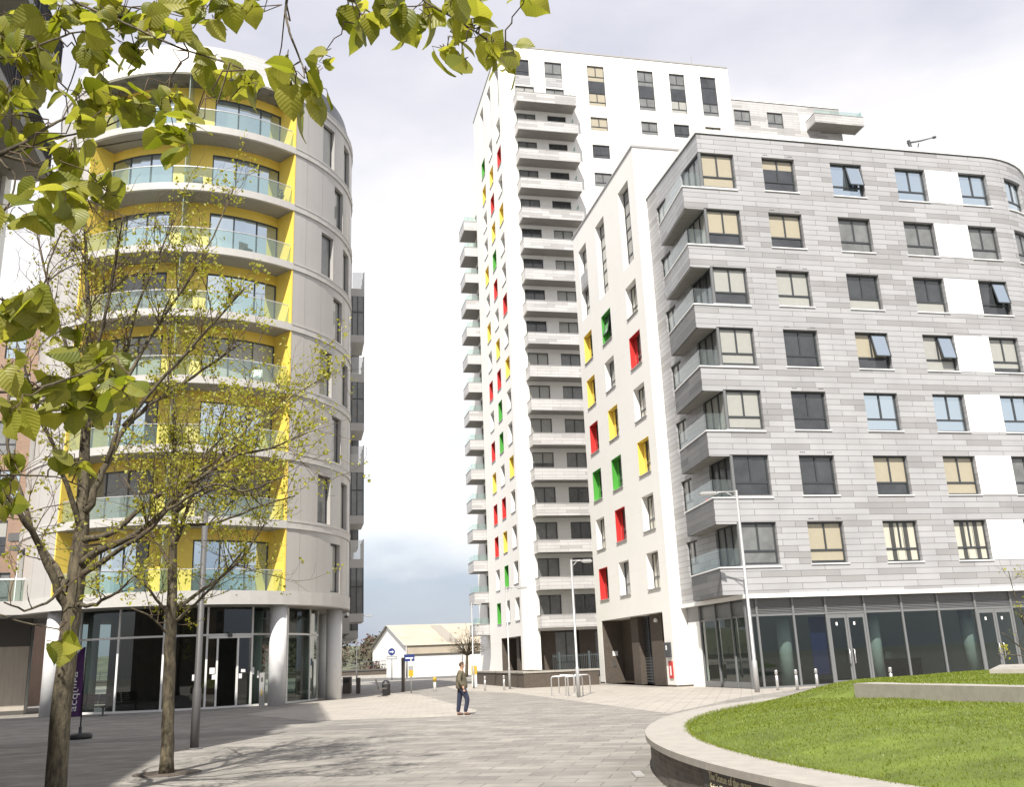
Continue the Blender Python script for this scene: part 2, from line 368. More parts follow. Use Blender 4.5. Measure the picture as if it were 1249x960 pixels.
class MB:
    """collects faces with UVs; build() links them as ONE mesh object (vertices in world coordinates unless local=True)"""
    def __init__(s):
        s.v = []; s.f = []; s.uv = []; s.mi = []; s.mats = []; s.cur = 0; s.smooth = []
    def mat(s, name):
        if name not in s.mats: s.mats.append(name)
        s.cur = s.mats.index(name); return s
    def face(s, pts, uv=None, smooth=False):
        i = len(s.v)
        s.v.extend([tuple(float(c) for c in p) for p in pts])
        s.f.append(tuple(range(i, i + len(pts)))); s.mi.append(s.cur); s.smooth.append(smooth)
        s.uv.extend(uv if uv is not None else [(0.0, 0.0)] * len(pts))
    def faces(s, verts, polys, smooth=False, uvs=None):
        i = len(s.v)
        s.v.extend([tuple(float(c) for c in p) for p in verts])
        for p in polys:
            s.f.append(tuple(i + k for k in p)); s.mi.append(s.cur); s.smooth.append(smooth)
            s.uv.extend([uvs[k] for k in p] if uvs is not None else [(0.0, 0.0)] * len(p))
    def box(s, M, s0, s1, u0, u1, z0, z1, skip='', n=1):
        """box in a frame M(s,u,z); n pieces along s for curved frames; UVs in metres"""
        S = np.linspace(s0, s1, n + 1)
        for a, b in zip(S[:-1], S[1:]):
            if 'f' not in skip: s.face([M(a, u0, z0), M(b, u0, z0), M(b, u0, z1), M(a, u0, z1)], [(a, z0), (b, z0), (b, z1), (a, z1)])
            if 'b' not in skip: s.face([M(b, u1, z0), M(a, u1, z0), M(a, u1, z1), M(b, u1, z1)], [(b, z0), (a, z0), (a, z1), (b, z1)])
            if 't' not in skip: s.face([M(a, u0, z1), M(b, u0, z1), M(b, u1, z1), M(a, u1, z1)], [(a, u0), (b, u0), (b, u1), (a, u1)])
            if 'd' not in skip: s.face([M(a, u1, z0), M(b, u1, z0), M(b, u0, z0), M(a, u0, z0)], [(a, u1), (b, u1), (b, u0), (a, u0)])
        if 'l' not in skip: s.face([M(s0, u1, z0), M(s0, u0, z0), M(s0, u0, z1), M(s0, u1, z1)], [(u1, z0), (u0, z0), (u0, z1), (u1, z1)])
        if 'r' not in skip: s.face([M(s1, u0, z0), M(s1, u1, z0), M(s1, u1, z1), M(s1, u0, z1)], [(u0, z0), (u1, z0), (u1, z1), (u0, z1)])
        return s
    def tube(s, pts, radii, n=8, cap=True):
        pts = [np.array(p, float) for p in pts]
        if not hasattr(radii, '__len__'): radii = [radii] * len(pts)
        rings = []; ref = None
        for i, p in enumerate(pts):
            d = pts[min(i + 1, len(pts) - 1)] - pts[max(i - 1, 0)]
            d = d / (np.linalg.norm(d) + 1e-9)
            if ref is None:
                ref = np.cross(d, [0, 0, 1.0] if abs(d[2]) < 0.9 else [1.0, 0, 0])
            ref = ref - d * (ref @ d); ref /= (np.linalg.norm(ref) + 1e-9)
            w = np.cross(d, ref)
            rings.append([p + radii[i] * (math.cos(2 * math.pi * k / n) * ref + math.sin(2 * math.pi * k / n) * w) for k in range(n)])
        V = [q for r in rings for q in r]; P = []
        for i in range(len(pts) - 1):
            for k in range(n):
                P.append((i * n + k, i * n + (k + 1) % n, (i + 1) * n + (k + 1) % n, (i + 1) * n + k))
        if cap:
            P.append(tuple(range(n))[::-1]); P.append(tuple((len(pts) - 1) * n + k for k in range(n)))
        s.faces(V, P, smooth=True)
        return s
    def lathe(s, c, prof, n=20, smooth=True):
        V = []; P = []
        for r, z in prof:
            V += [(c[0] + r * math.cos(2 * math.pi * k / n), c[1] + r * math.sin(2 * math.pi * k / n), c[2] + z) for k in range(n)]
        for i in range(len(prof) - 1):
            for k in range(n): P.append((i * n + k, i * n + (k + 1) % n, (i + 1) * n + (k + 1) % n, (i + 1) * n + k))
        P.append(tuple(range(n))[::-1]); P.append(tuple((len(prof) - 1) * n + k for k in range(n)))
        s.faces(V, P, smooth=smooth); return s
    def mesh(s, name, off=None):
        me = bpy.data.meshes.new(name)
        v = s.v if off is None else [(a - off[0], b - off[1], c - off[2]) for a, b, c in s.v]
        me.from_pydata(v, [], s.f)
        for nme in s.mats: me.materials.append(MATS[nme])
        me.polygons.foreach_set('material_index', s.mi)
        me.polygons.foreach_set('use_smooth', s.smooth)
        ul = me.uv_layers.new(name='UVMap')
        ul.data.foreach_set('uv', [c for p in s.uv for c in p])
        me.update()
        return me
    def build(s, name, parent=None, label=None):
        """vertices were given in world coordinates; part of a thing whose Empty is unrotated"""
        o = bpy.data.objects.new(name, s.mesh(name))
        COL.objects.link(o)
        if parent is not None:
            o.parent = parent
            L = Vector((0, 0, 0)); q = parent
            while q is not None:
                L += Vector(q.location); q = q.parent
            # children of mesh parts: their parent's mesh sits at the thing's origin offset by its own inverse
            o.matrix_parent_inverse = Matrix.Translation(-L) if parent.type == 'EMPTY' else Matrix.Identity(4)
        if label: o['label'] = label
        return o

def flat(P, ax, inw):
    P = np.array(P, float)
    return lambda s, u, z: P + ax * s + inw * u + ZV * z
def copy_tree(o, parent=None, loc=None):
    c = o.copy(); COL.objects.link(c)
    if parent is not None: c.parent = parent
    if loc is not None: c.location = loc
    for ch in list(o.children): copy_tree(ch, c)
    return c

def facade(mb, M, s0, s1, z0, z1, openings, depth=0.2, breaks=(), reveal=None):
    """wall sheet with real openings and reveals; openings: (sa, sb, za, zb)"""
    S = sorted({round(x, 4) for o in openings for x in o[:2]} | {s0, s1} | {round(b, 4) for b in breaks if s0 < b < s1})
    Zs = sorted({round(x, 4) for o in openings for x in o[2:4]} | {z0, z1})
    S = [x for x in S if s0 - 1e-9 <= x <= s1 + 1e-9]; Zs = [x for x in Zs if z0 <= x <= z1]
    for a, b in zip(S[:-1], S[1:]):
        for c, d in zip(Zs[:-1], Zs[1:]):
            ms, mz = (a + b) / 2, (c + d) / 2
            if any(o[0] < ms < o[1] and o[2] < mz < o[3] for o in openings): continue
            mb.face([M(a, 0, c), M(b, 0, c), M(b, 0, d), M(a, 0, d)], [(a, c), (b, c), (b, d), (a, d)])
    keep = mb.cur
    if reveal: mb.mat(reveal)
    for o in openings:
        a, b, c, d = o[:4]; D = o[4] if len(o) > 4 else depth
        segs = [x for x in S if a <= x <= b]
        for p, q in zip(segs[:-1], segs[1:]):
            mb.face([M(p, 0, d), M(q, 0, d), M(q, D, d), M(p, D, d)], [(p, 0), (q, 0), (q, D), (p, D)])
            mb.face([M(p, D, c), M(q, D, c), M(q, 0, c), M(p, 0, c)], [(p, D), (q, D), (q, 0), (p, 0)])
        if a > s0 - 1e-6: mb.face([M(a, 0, c), M(a, 0, d), M(a, D, d), M(a, D, c)], [(0, c), (0, d), (D, d), (D, c)])
        if b < s1 + 1e-6: mb.face([M(b, D, c), M(b, D, d), M(b, 0, d), M(b, 0, c)], [(D, c), (D, d), (0, d), (0, c)])
    mb.cur = keep

def window(parent, M, a, b, c, d, u, pane, style='split', frame='frame_dark', name='window', fw=0.055, n=1, low=None, open_leaf=False, fz=None, drop=None):
    """frame (part) with its pane (sub-part); u = depth of the frame's front in the wall"""
    if drop is None and pane in ('pane_blind', 'pane_pale') and style in ('split', 'side', 'door') and not low:
        drop = random.choice((None, None, None, .68, .85, .45, .93, .3))
    fz = fz or fw; f = MB().mat(frame); t = 0.07
    f.box(M, a, b, u, u + t, c, c + fz, n=n); f.box(M, a, b, u, u + t, d - fz, d, n=n)
    f.box(M, a, a + fw, u, u + t, c + fz, d - fz, 'td'); f.box(M, b - fw, b, u, u + t, c + fz, d - fz, 'td')
    tz = c + (d - c) * 0.32; m = (a + b) / 2; hw = 0.045 * fw / fz
    if style == 'split':
        f.box(M, a + fw, b - fw, u + 0.004, u + t, tz - hw, tz + hw, 'lr', n=n)
        f.box(M, m - hw, m + hw, u + 0.002, u + t, tz + hw, d - fw, 'td')
    elif style == 'door':
        f.box(M, m - hw, m + hw, u + 0.002, u + t, c + fz, d - fz, 'td')
    elif style == 'triple':
        for k in (1, 2):
            x = a + (b - a) * k / 3
            f.box(M, x - hw, x + hw, u + 0.002, u + t, c + fz, d - fz, 'td')
    elif style == 'tall':
        for fr in (0.17, 0.36, 0.5, 0.68, 0.84):
            z = c + (d - c) * fr
            f.box(M, a + fw, b - fw, u + 0.004, u + t, z - hw, z + hw, 'lr')
        f.box(M, m - hw, m + hw, u + 0.002, u + t, c + fz, d - fz, 'td')
    elif style == 'side':
        f.box(M, a + fw, b - fw, u + 0.004, u + t, tz - hw, tz + hw, 'lr')
        x = a + (b - a) * 0.5
        f.box(M, x - hw, x + hw, u + 0.002, u + t, tz + hw, d - fw, 'td')
    if open_leaf:       # a top-hung leaf standing ajar
        x0, x1 = m + 0.03, b - 0.03; zt, zb = d - 0.05, tz + 0.02
        def Mo(s, w, z):
            return M(s, u - 0.02 - (zt - z) * 0.22 + w, z)
        for (p, q, r, w) in ((x0, x1, zb, zb + 0.06), (x0, x1, zt - 0.06, zt), (x0, x0 + 0.06, zb, zt), (x1 - 0.06, x1, zb, zt)):
            f.box(Mo, p, q, -0.03, 0.02, r, w)
        f.mat('pane_mirror'); f.box(Mo, x0 + 0.06, x1 - 0.06, -0.01, 0.0, zb + 0.06, zt - 0.06)
    w = f.build(name, parent)
    g = MB().mat(pane)
    S = np.linspace(a + fw * 0.6, b - fw * 0.6, n + 1)
    for p, q in zip(S[:-1], S[1:]):
        z0 = c + fz * 0.6; z1 = d - fz * 0.6
        if drop:
            zc_ = d - (d - c) * drop; g.mat('pane_dark'); g.face([M(p, u + 0.045, z0), M(q, u + 0.045, z0), M(q, u + 0.045, zc_), M(p, u + 0.045, zc_)], [(p, z0), (q, z0), (q, zc_), (p, zc_)]); g.mat(pane); z0 = zc_
        elif low:
            g.mat(low); g.face([M(p, u + 0.045, z0), M(q, u + 0.045, z0), M(q, u + 0.045, tz), M(p, u + 0.045, tz)], [(p, z0), (q, z0), (q, tz), (p, tz)])
            g.mat(pane); z0 = tz
        g.face([M(p, u + 0.045, z0), M(q, u + 0.045, z0), M(q, u + 0.045, z1), M(p, u + 0.045, z1)], [(p - a, z0), (q - a, z0), (q - a, z1), (p - a, z1)])
    g.build('pane', w)
    return w

FP = 3.365       # storey height shared by the three right-hand buildings

# =================================================================== the setting
def sheet(name, pts, z, m, kind='structure'):
    mb = MB().mat(m); mb.face([(p[0], p[1], z) for p in pts], [(p[0], p[1]) for p in pts])
    return tag(mb.build(name), kind=kind)
def gpx(*pts): return [ground(*p)[:2] for p in pts]

sheet('ground', [(-2500, -400), (2500, -400), (2500, 3500), (-2500, 3500)], -0.30, 'far_ground')
g = MB().mat('paving_grey')
g.box(lambda s, u, z: np.array([s, u, z]), -120, 120, -60, 112, -0.3, 0.0, 'd')
tag(g.build('plaza_paving'), kind='structure')
# pale bands of paving laid flush in the grey field
sheet('pale_paving', gpx((360, 862), (408, 852), (470, 846), (512, 848), (582, 867), (574, 874), (380, 880), (300, 872)), 0.004, 'paving_light')
_c = lambda s, u: (np.array([8.23, 53.36, 0]) + B * s + A * u)[:2]
sheet('pale_forecourt', gpx((560, 843), (628, 846), (816, 871), (905, 851), (1000, 838), (1249, 832)) + [_c(30, -6), _c(30, 0), _c(-1, 1.0), _c(-1, 18), _c(-6.5, 30), _c(-9, 24)], 0.004, 'paving_light')
d1 = ground(300, 955)[:2]
sheet('dark_paving_band', [d1 + (B * s + A * u)[:2] for s, u in ((-25, 12.5), (3.5, 12.5), (3.5, 14.3), (-25, 14.3))], 0.004, 'paving_dark')
# the road beyond, its kerb and the parapet
rd = MB().mat('asphalt'); rd.box(lambda s, u, z: np.array([s, u, z]), -220, 120, 112.0, 150, -0.4, -0.12, 'd'); tag(rd.build('road'), kind='structure')
kb = MB().mat('kerb_stone'); kb.box(lambda s, u, z: np.array([s, u, z]), -220, 120, 111.7, 112.0, -0.3, 0.02, 'd'); tag(kb.build('kerb'), kind='structure')

# hills on the horizon
hl = MB().mat('hill_green')
nx = 60
for dist, hh, seed in ((620, 15, 1), (900, 24, 5)):
    rr = np.random.default_rng(seed); xs = np.linspace(-700, 500, nx)
    top = hh + 5 * np.sin(xs / 90 + seed) + 3 * np.sin(xs / 37 + 2 * seed) - 0.018 * np.clip(xs + 60, 0, 900)
    top = np.maximum(top, 2)
    for i in range(nx - 1):
        a, b = xs[i], xs[i + 1]; ta, tb = top[i], top[i + 1]
        hl.face([(a, dist, -1), (b, dist, -1), (b, dist + 120, tb), (a, dist + 120, ta)], smooth=True)
        hl.face([(a, dist + 120, ta), (b, dist + 120, tb), (b, dist + 400, -1), (a, dist + 400, -1)], smooth=True)
tag(hl.build('hills'), kind='structure')
# woods on those hills: a far-off mass of crowns
wd = MB()
def crown_cards(mb, c, rx, rz, n, size, rr, mname):
    """a crown as many small leaf-clump faces through its volume"""
    mb.mat(mname)
    for _ in range(n):
        v = rr.normal(size=3); v /= np.linalg.norm(v); v *= rr.random() ** 0.4
        p = np.array(c) + v * np.array([rx, rx, rz])
        a = rr.normal(size=3); a /= np.linalg.norm(a); b = np.cross(a, rr.normal(size=3)); b /= np.linalg.norm(b)
        sz = size * (0.6 + 0.8 * rr.random())
        mb.face([p - a * sz, p + b * sz * 0.7, p + a * sz, p - b * sz * 0.7])
rr = np.random.default_rng(3)
for i in range(240):
    x = rr.uniform(-230, 40); y = rr.uniform(560, 760)
    z = max(2, 2 + (y - 620) / 120 * 14)
    r = rr.uniform(4, 8)
    crown_cards(wd, (x, y, z + r * 0.7), r, r * rr.uniform(0.8, 1.5), 60, 1.3, rr, 'tree_olive' if rr.random() < 0.9 else 'red_bush')
tag(wd.build('distant_woods'), kind='stuff')

# =================================================================== white block with coloured reveals
NC = np.array([8.23, 53.36, 0.0])
r_blk = thing('white_apartment_block', NC, 'white rendered block with coloured window reveals between the tower and the grey building', 'building')
MW = flat(NC, A, B)               # west face: s away from the viewer, u into the wall
MS = flat(NC, B, A)               # south face
L_BLK, D_BLK, Z_BLK = 13.7, 24.0, 32.75
def sill(k): return 5.42 + FP * k
cols_w = {'c': (1.2, 3.15), 'b': (6.3, 8.25), 'a': (10.6, 12.5)}
colr = {('a', 0): 'red', ('a', 2): 'green', ('a', 3): 'red', ('a', 4): 'yellow', ('a', 5): 'yellow', ('b', 1): 'red', ('b', 2): 'green',
        ('b', 3): 'yellow', ('b', 5): 'green', ('c', 2): 'yellow', ('c', 4): 'red'}
ops = []
for c, (a, b) in cols_w.items():
    for k in range(6): ops.append((a, b, sill(k), sill(k) + 2.08))
    ops.append((a, b, 25.6, 31.1))
rec = (1.28, 12.65, 0.0, 4.05, 1.4)
wb = MB().mat('white_render')
facade(wb, MW, 0, L_BLK, 0, Z_BLK, ops + [rec], depth=0.42)
facade(wb, MS, 0, D_BLK, 0, Z_BLK, [], 0.3)
facade(wb, flat(NC + A * L_BLK, B, -A), 0, D_BLK, 0, Z_BLK, [], 0.3)
wb.mat('coping_grey'); wb.face([MW(0, 0, Z_BLK - .05), MW(L_BLK, 0, Z_BLK - .05), MW(L_BLK, D_BLK, Z_BLK - .05), MW(0, D_BLK, Z_BLK - .05)])
wb.build('wall', r_blk)
cp = MB().mat('coping_grey')
cp.box(MW, -0.06, L_BLK + 0.06, -0.06, 0.35, Z_BLK, Z_BLK + 0.14); cp.box(MS, 0.353, D_BLK, -0.06, 0.35, Z_BLK, Z_BLK + 0.14)
cp.build('roof_coping', r_blk)
pv = {0: 'pane_pale', 1: 'pane_grey', 2: 'pane_blind', 3: 'pane_curtain'}
i = 0
for c, (a, b) in cols_w.items():
    for k in range(6):
        i += 1
        z = sill(k)
        window(r_blk, MW, a + 0.02, b - 0.02, z + 0.02, z + 2.06, 0.36, pv[(i * 7 + k) % 4], 'side', open_leaf=(c == 'b' and k == 5))
        cl = colr.get((c, k))
        sl = MB().mat('coping_grey'); sl.box(MW, a - 0.04, b + 0.04, -0.07, 0.3, z - 0.06, z - 0.003); sl.build('sill', r_blk)
        if cl:
            rv = MB().mat(cl + '_panel')
            rv.box(MW, b - 0.035, b - 0.003, -0.01, 0.34, z + 0.003, z + 2.075)
            rv.box(MW, a + 0.02, b - 0.04, -0.01, 0.34, z + 2.045, z + 2.075)
            rv.box(MW, b - 0.45, b - 0.06, 0.34, 0.352, z + 0.08, z + 2.0)
            rv.build('reveal', r_blk, label=cl + ' window reveal')
    window(r_blk, MW, a + 0.02, b - 0.02, 25.62, 31.08, 0.36, 'pane_pale' if c != 'c' else 'pane_grey', 'tall', open_leaf=False)
    if c == 'a':
        pn = MB().mat('plank_cladding'); pn.box(MW, a + 0.003, b - 0.003, 0.05, 0.3, 27.85, 29.1); pn.build('spandrel', r_blk)
# ground floor recess: brown piers, louvred doors, lamp, notices
bk = MB().mat('brown_brick')
bk.box(MW, 1.30, 12.62, 1.392, 1.6, 0, 4.04)
bk.box(MW, 12.6, 12.645, 0.02, 1.39, 0.0, 4.04); bk.box(MW, 1.285, 1.33, 0.02, 1.39, 0.0, 4.04)
bk.box(MW, 7.05, 8.35, 0.55, 1.39, 0.0, 4.045); bk.box(MW, 2.95, 4.85, 0.55, 1.39, 0.0, 4.045)
bk.build('entrance_recess', r_blk)
for a, b in ((4.86, 7.04), (1.34, 2.94)):
    lv = MB().mat('louvre_dark'); lv.box(MW, a, b, 0.95, 1.0, 0.04, 4.03)
    for q in np.arange(0.15, 4.0, 0.17):
        def Mt(s, u, z, q=q): return MW(s, 0.86 + u + (z - q) * 0.5, z)
        lv.box(Mt, a + 0.06, b - 0.06, 0.0, 0.02, q, q + 0.11)
    lv.mat('frame_dark')
    lv.box(MW, (a + b) / 2 - 0.03, (a + b) / 2 + 0.03, 0.82, 0.9, 0.04, 4.03)
    lv.build('louvre_door', r_blk)
sg = MB().mat('paper_white'); sg.box(flat(NC + A * 12.6, B, A), 0.62, 0.98, -0.03, -0.004, 1.75, 2.05); sg.build('notice', r_blk)
sg = MB().mat('plate_dark'); sg.box(flat(NC + A * 12.6, B, A), 0.62, 0.82, -0.03, -0.004, 1.05, 1.5); sg.build('intercom', r_blk)
lm = MB().mat('white_paint'); lm.lathe(MW(3.55, 0.45, 3.55), [(0.02, 0), (0.13, 0.02), (0.15, 0.12), (0.1, 0.22), (0.02, 0.25)], 14); lm.build('wall_lamp', r_blk)
bx = MB().mat('frame_dark'); bx.box(MW, 0.35, 1.02, -0.16, -0.003, 1.55, 2.35); bx.mat('paper_white'); bx.box(MW, 0.6, 0.8, -0.165, -0.161, 1.95, 2.2); bx.build('post_box', r_blk)
bx = MB().mat('red_panel'); bx.box(MW, 0.3, 0.86, -0.05, -0.003, 0.45, 1.35); bx.mat('paper_white'); bx.box(MW, 0.48, 0.68, -0.055, -0.051, 0.6, 1.1); bx.build('fire_inlet', r_blk)
pl = MB().mat('brown_brick'); pl.box(MW, -0.01, 1.27, -0.02, 0.05, 0, 0.1); pl.box(MW, 12.66, L_BLK, -0.02, 0.05, 0, 0.1); pl.box(MS, 0.06, 1.5, -0.02, 0.05, 0, 0.1); pl.build('plinth', r_blk)

# =================================================================== tower
T = np.array([0.1, 88.2, 0.0])
r_tow = thing('apartment_tower', T, 'tallest building, a white tower with a long stack of grey balconies', 'building')
TW, TS = flat(T, A, B), flat(T, B, A)
TL, TD, TZ = 15.6, 26.75, 66.0
tcols = {'c': (0.9, 2.8), 'b': (5.2, 7.05), 'a': (9.5, 11.4)}
tcol = {('a', 0): 'green', ('b', 1): 'green', ('a', 2): 'red', ('b', 2): 'yellow', ('a', 3): 'red', ('b', 3): 'red', ('a', 4): 'yellow', ('c', 4): 'yellow',
        ('a', 5): 'red', ('b', 5): 'green', ('b', 6): 'green', ('a', 7): 'red', ('b', 7): 'red', ('c', 7): 'yellow', ('b', 8): 'yellow', ('a', 9): 'yellow',
        ('b', 10): 'red', ('c', 9): 'red', ('b', 11): 'green', ('a', 11): 'yellow', ('b', 12): 'yellow', ('c', 12): 'yellow', ('b', 13): 'red',
        ('a', 14): 'yellow', ('b', 14): 'yellow', ('c', 14): 'red', ('a', 15): 'green'}
def tz(k): return 5.28 + FP * k
ops = []
for c, (a, b) in tcols.items():
    for k in range(16): ops.append((a, b, tz(k), tz(k) + 2.08))
    ops.append((a, b, tz(16), tz(17) + 2.08))
wt = MB().mat('white_render')
facade(wt, TW, 0, TL, 0, TZ, ops + [(1.0, 9.9, 0.0, 3.85, 1.6)], depth=0.42)
sops = []
bays = ((1.65, 3.75), (5.05, 7.1))
for k in range(17):
    for a, b in bays: sops.append((a, b, tz(k) - 0.15, tz(k) + 2.1))
sops.append((5.05, 7.0, 62.5, 64.55)); sops.append((1.6, 3.3, 62.5, 64.55))
scols = ((9.9, 11.85), (15.7, 17.6), (19.5, 21.35), (23.25, 25.15))
for a, b in scols:
    sops.append((a, b, 59.55, 64.6))
    for k in range(10, 16): sops.append((a, b, tz(k) + 0.75, tz(k) + 2.4))
facade(wt, TS, 0, TD, 0, TZ, [(x if x[3] < 60 or x[2] > 60 else x) for x in sops] + [(1.6, 20.0, 0.0, 4.2, 2.4)], depth=0.2)
facade(wt, flat(T + B * TD, A, -B), 0, 20, 0, TZ, [])
facade(wt, flat(T + A * TL, B, -A), 0, TD, 0, TZ, [])
wt.mat('coping_grey'); wt.face([TW(0, 0, TZ - .05), TW(TL, 0, TZ - .05), TW(TL, TD, TZ - .05), TW(0, TD, TZ - .05)])
wt.build('wall', r_tow)
cp = MB().mat('coping_grey'); cp.box(TW, -0.06, TL + 0.06, -0.06, 0.4, TZ, TZ + 0.16); cp.box(TS, 0.403, TD, -0.06, 0.4, TZ, TZ + 0.16)
for s_ in (7, 14.2, 22.5): cp.box(TS, s_, s_ + 0.05, 0.1, 0.15, TZ + 0.16, TZ + 1.3)
cp.build('roof_coping', r_tow)
i = 0
for c, (a, b) in tcols.items():
    for k in range(16):
        i += 1; z = tz(k)
        window(r_tow, TW, a + 0.02, b - 0.02, z + 0.02, z + 2.06, 0.36, pv[(i * 5 + k) % 4], 'side')
        cl = tcol.get((c, k))
        sl = MB().mat('coping_grey'); sl.box(TW, a - 0.04, b + 0.04, -0.07, 0.3, z - 0.06, z - 0.003); sl.build('sill', r_tow)
        if cl:
            rv = MB().mat(cl + '_panel')
            rv.box(TW, b - 0.035, b - 0.003, -0.01, 0.34, z + 0.003, z + 2.075)
            rv.box(TW, a + 0.02, b - 0.04, -0.01, 0.34, z + 2.045, z + 2.075)
            rv.box(TW, b - 0.9, b - 0.06, 0.34, 0.352, z + 0.08, z + 2.0)
            rv.build('reveal', r_tow, label=cl + ' window reveal')
    window(r_tow, TW, a + 0.02, b - 0.02, tz(16) + 0.02, tz(17) + 2.06, 0.36, 'pane_grey', 'tall')
bp = MB(); 
for k in range(17):
    z0 = tz(k) - 0.15
    for j, (a, b) in enumerate(bays):
        window(r_tow, TS, a + 0.02, b - 0.02, z0 + 0.02, z0 + 2.23, 0.12, ('pane_grey', 'pane_pale', 'pane_dark')[(k * 3 + j * 2 + k // 4) % 3], 'door', name='balcony_door')
window(r_tow, TS, 5.07, 6.98, 62.52, 64.53, 0.12, 'pane_grey', 'split'); window(r_tow, TS, 1.62, 3.28, 62.52, 64.53, 0.12, 'pane_dark', 'split')
for a, b in ((5.05, 7.0), (1.65, 3.4)):
    pn = MB().mat('plank_cladding'); pn.box(TS, a, b, -0.012, -0.003, 61.4, 62.46); pn.build('spandrel', r_tow)
for q, (a, b) in enumerate(scols):
    window(r_tow, TS, a + 0.02, b - 0.02, 62.66, 64.58, 0.12, ('pane_blind', 'pane_grey', 'pane_grey', 'pane_dark')[q], 'split')
    pn = MB().mat('pane_dark'); pn.box(TS, a + 0.004, b - 0.004, 0.1, 0.16, 61.2, 62.65); pn.build('spandrel', r_tow)
    window(r_tow, TS, a + 0.02, b - 0.02, 59.57, 61.19, 0.12, ('pane_blind', 'pane_grey', 'pane_pale', 'pane_grey')[q], 'split')
    for k in range(10, 16):
        window(r_tow, TS, a + 0.02, b - 0.02, tz(k) + 0.77, tz(k) + 2.38, 0.12, ('pane_blind', 'pane_grey', 'pane_dark')[(k + q) % 3], 'split')
# stacked front balconies: clad parapet on three sides, boarded soffit, glass screen
def balcony(parent, M, a, b, out, zr, screen=True):
    p = MB().mat('hazed_plank_cladding')
    z0 = zr - 1.12
    p.box(M, a, b, -out, -out + 0.12, z0, zr)
    p.box(M, a, a + 0.12, -out + 0.121, -0.003, z0, zr, 'f'); p.box(M, b - 0.12, b, -out + 0.121, -0.003, z0, zr, 'f')
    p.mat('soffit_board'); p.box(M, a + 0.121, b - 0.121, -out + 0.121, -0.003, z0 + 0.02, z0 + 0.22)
    p.mat('coping_grey'); p.box(M, a - 0.03, b + 0.03, -out - 0.03, -out + 0.15, zr + 0.003, zr + 0.045)
    p.box(M, a - 0.03, a + 0.15, -out + 0.151, -0.003, zr + 0.003, zr + 0.045); p.box(M, b - 0.15, b + 0.03, -out + 0.151, -0.003, zr + 0.003, zr + 0.045)
    o = p.build('balcony', parent)
    if screen:
        q = MB().mat('rail_glass'); q.box(M, b - 0.5, b - 0.46, -out + 0.16, -0.01, zr + 0.05, zr + 0.75); q.build('glass_screen', o)
    return o
for k in range(17): balcony(r_tow, TS, 1.35, 7.9, 1.75, 5.5 + FP * k)
# rear corner balconies on the west side
rw = MB().mat('white_render'); Rm = flat(T + A * (TL + 0.02) + B * 0.35, A, B)
facade(rw, Rm, 0, 8, 0, 56, [(0.4, 2.9, tz(k) - 0.15, tz(k) + 2.15) for k in range(15)], 0.2)
rw.mat('coping_grey'); rw.face([Rm(0, 0, 56), Rm(8, 0, 56), Rm(8, 6, 56), Rm(0, 6, 56)])
rw.build('rear_wall', r_tow)
for k in range(15):
    window(r_tow, Rm, 0.42, 2.88, tz(k) - 0.13, tz(k) + 2.13, 0.1, 'pane_grey', 'door', name='balcony_door')
    o = balcony(r_tow, Rm, 0.1, 3.6, 1.9, 5.5 + FP * k, screen=False)
    q = MB().mat('rail_glass')
    q.box(Rm, 0.14, 0.18, -1.8, -0.02, 5.55 + FP * k, 6.15 + FP * k); q.box(Rm, 0.181, 3.5, -1.8, -1.76, 5.55 + FP * k, 6.15 + FP * k); q.build('glass_screen', o)
# ground storey of the tower
gr = MB().mat('brown_brick')
gr.box(TW, 1.02, 9.88, 1.592, 1.9, 0, 3.84); gr.box(TW, 9.86, 9.895, 0.02, 1.59, 0, 3.84); gr.box(TW, 5.0, 6.2, 0.7, 1.59, 0, 3.845)
gr.box(TS, 1.62, 19.9, 2.392, 2.6, 0, 4.19)
for a in (1.75, 5.6, 9.4, 13.2): gr.box(TS, a, a + 1.55, 1.2, 2.39, 0.0, 4.195)
gr.build('ground_storey', r_tow)
for a in (3.35, 7.2, 11.0): window(r_tow, TS, a, a + 2.15, 0.05, 4.1, 1.6, 'pane_grey', 'split', name='glazed_door')
# grey penthouse wing to the right of the tower
WG = flat(T + B * (TD + 0.05) + A * 0.35, B, A)
wg = MB().mat('hazed_plank_cladding')
wops = [(0.35, 2.35, 59.0, 60.95), (4.45, 6.4, 59.0, 60.98), (11.0, 13.35, 58.9, 61.05)]
facade(wg, WG, 0, 13.75, 40, 62.2, wops, 0.2)
facade(wg, flat(T + B * (TD + 13.8) + A * 0.35, A, -B), 0, 14, 40, 62.2, [])
wg.mat('white_panel'); wg.box(WG, 8.5, 10.98, -0.01, -0.003, 58.9, 61.05)
wg.box(WG, -0.02, 13.82, -0.08, 0.3, 62.2, 62.42)
wg.mat('coping_grey'); wg.face([WG(0, 0, 62.15), WG(13.75, 0, 62.15), WG(13.75, 14, 62.15), WG(0, 14, 62.15)])
wg.build('penthouse_wing', r_tow)
for (a, b, c, d), pm in zip(wops, ('pane_grey', 'pane_grey', 'pane_dark')): window(r_tow, WG, a + .02, b - .02, c + .02, d - .02, 0.1, pm, 'split')
o = balcony(r_tow, WG, 9.2, 15.4, 2.0, 60.05, screen=False)
q = MB().mat('rail_glass'); q.box(WG, 9.3, 15.3, -1.9, -1.86, 60.1, 60.6); q.box(WG, 15.26, 15.3, -1.85, -0.01, 60.1, 60.9); q.build('glass_screen', o)

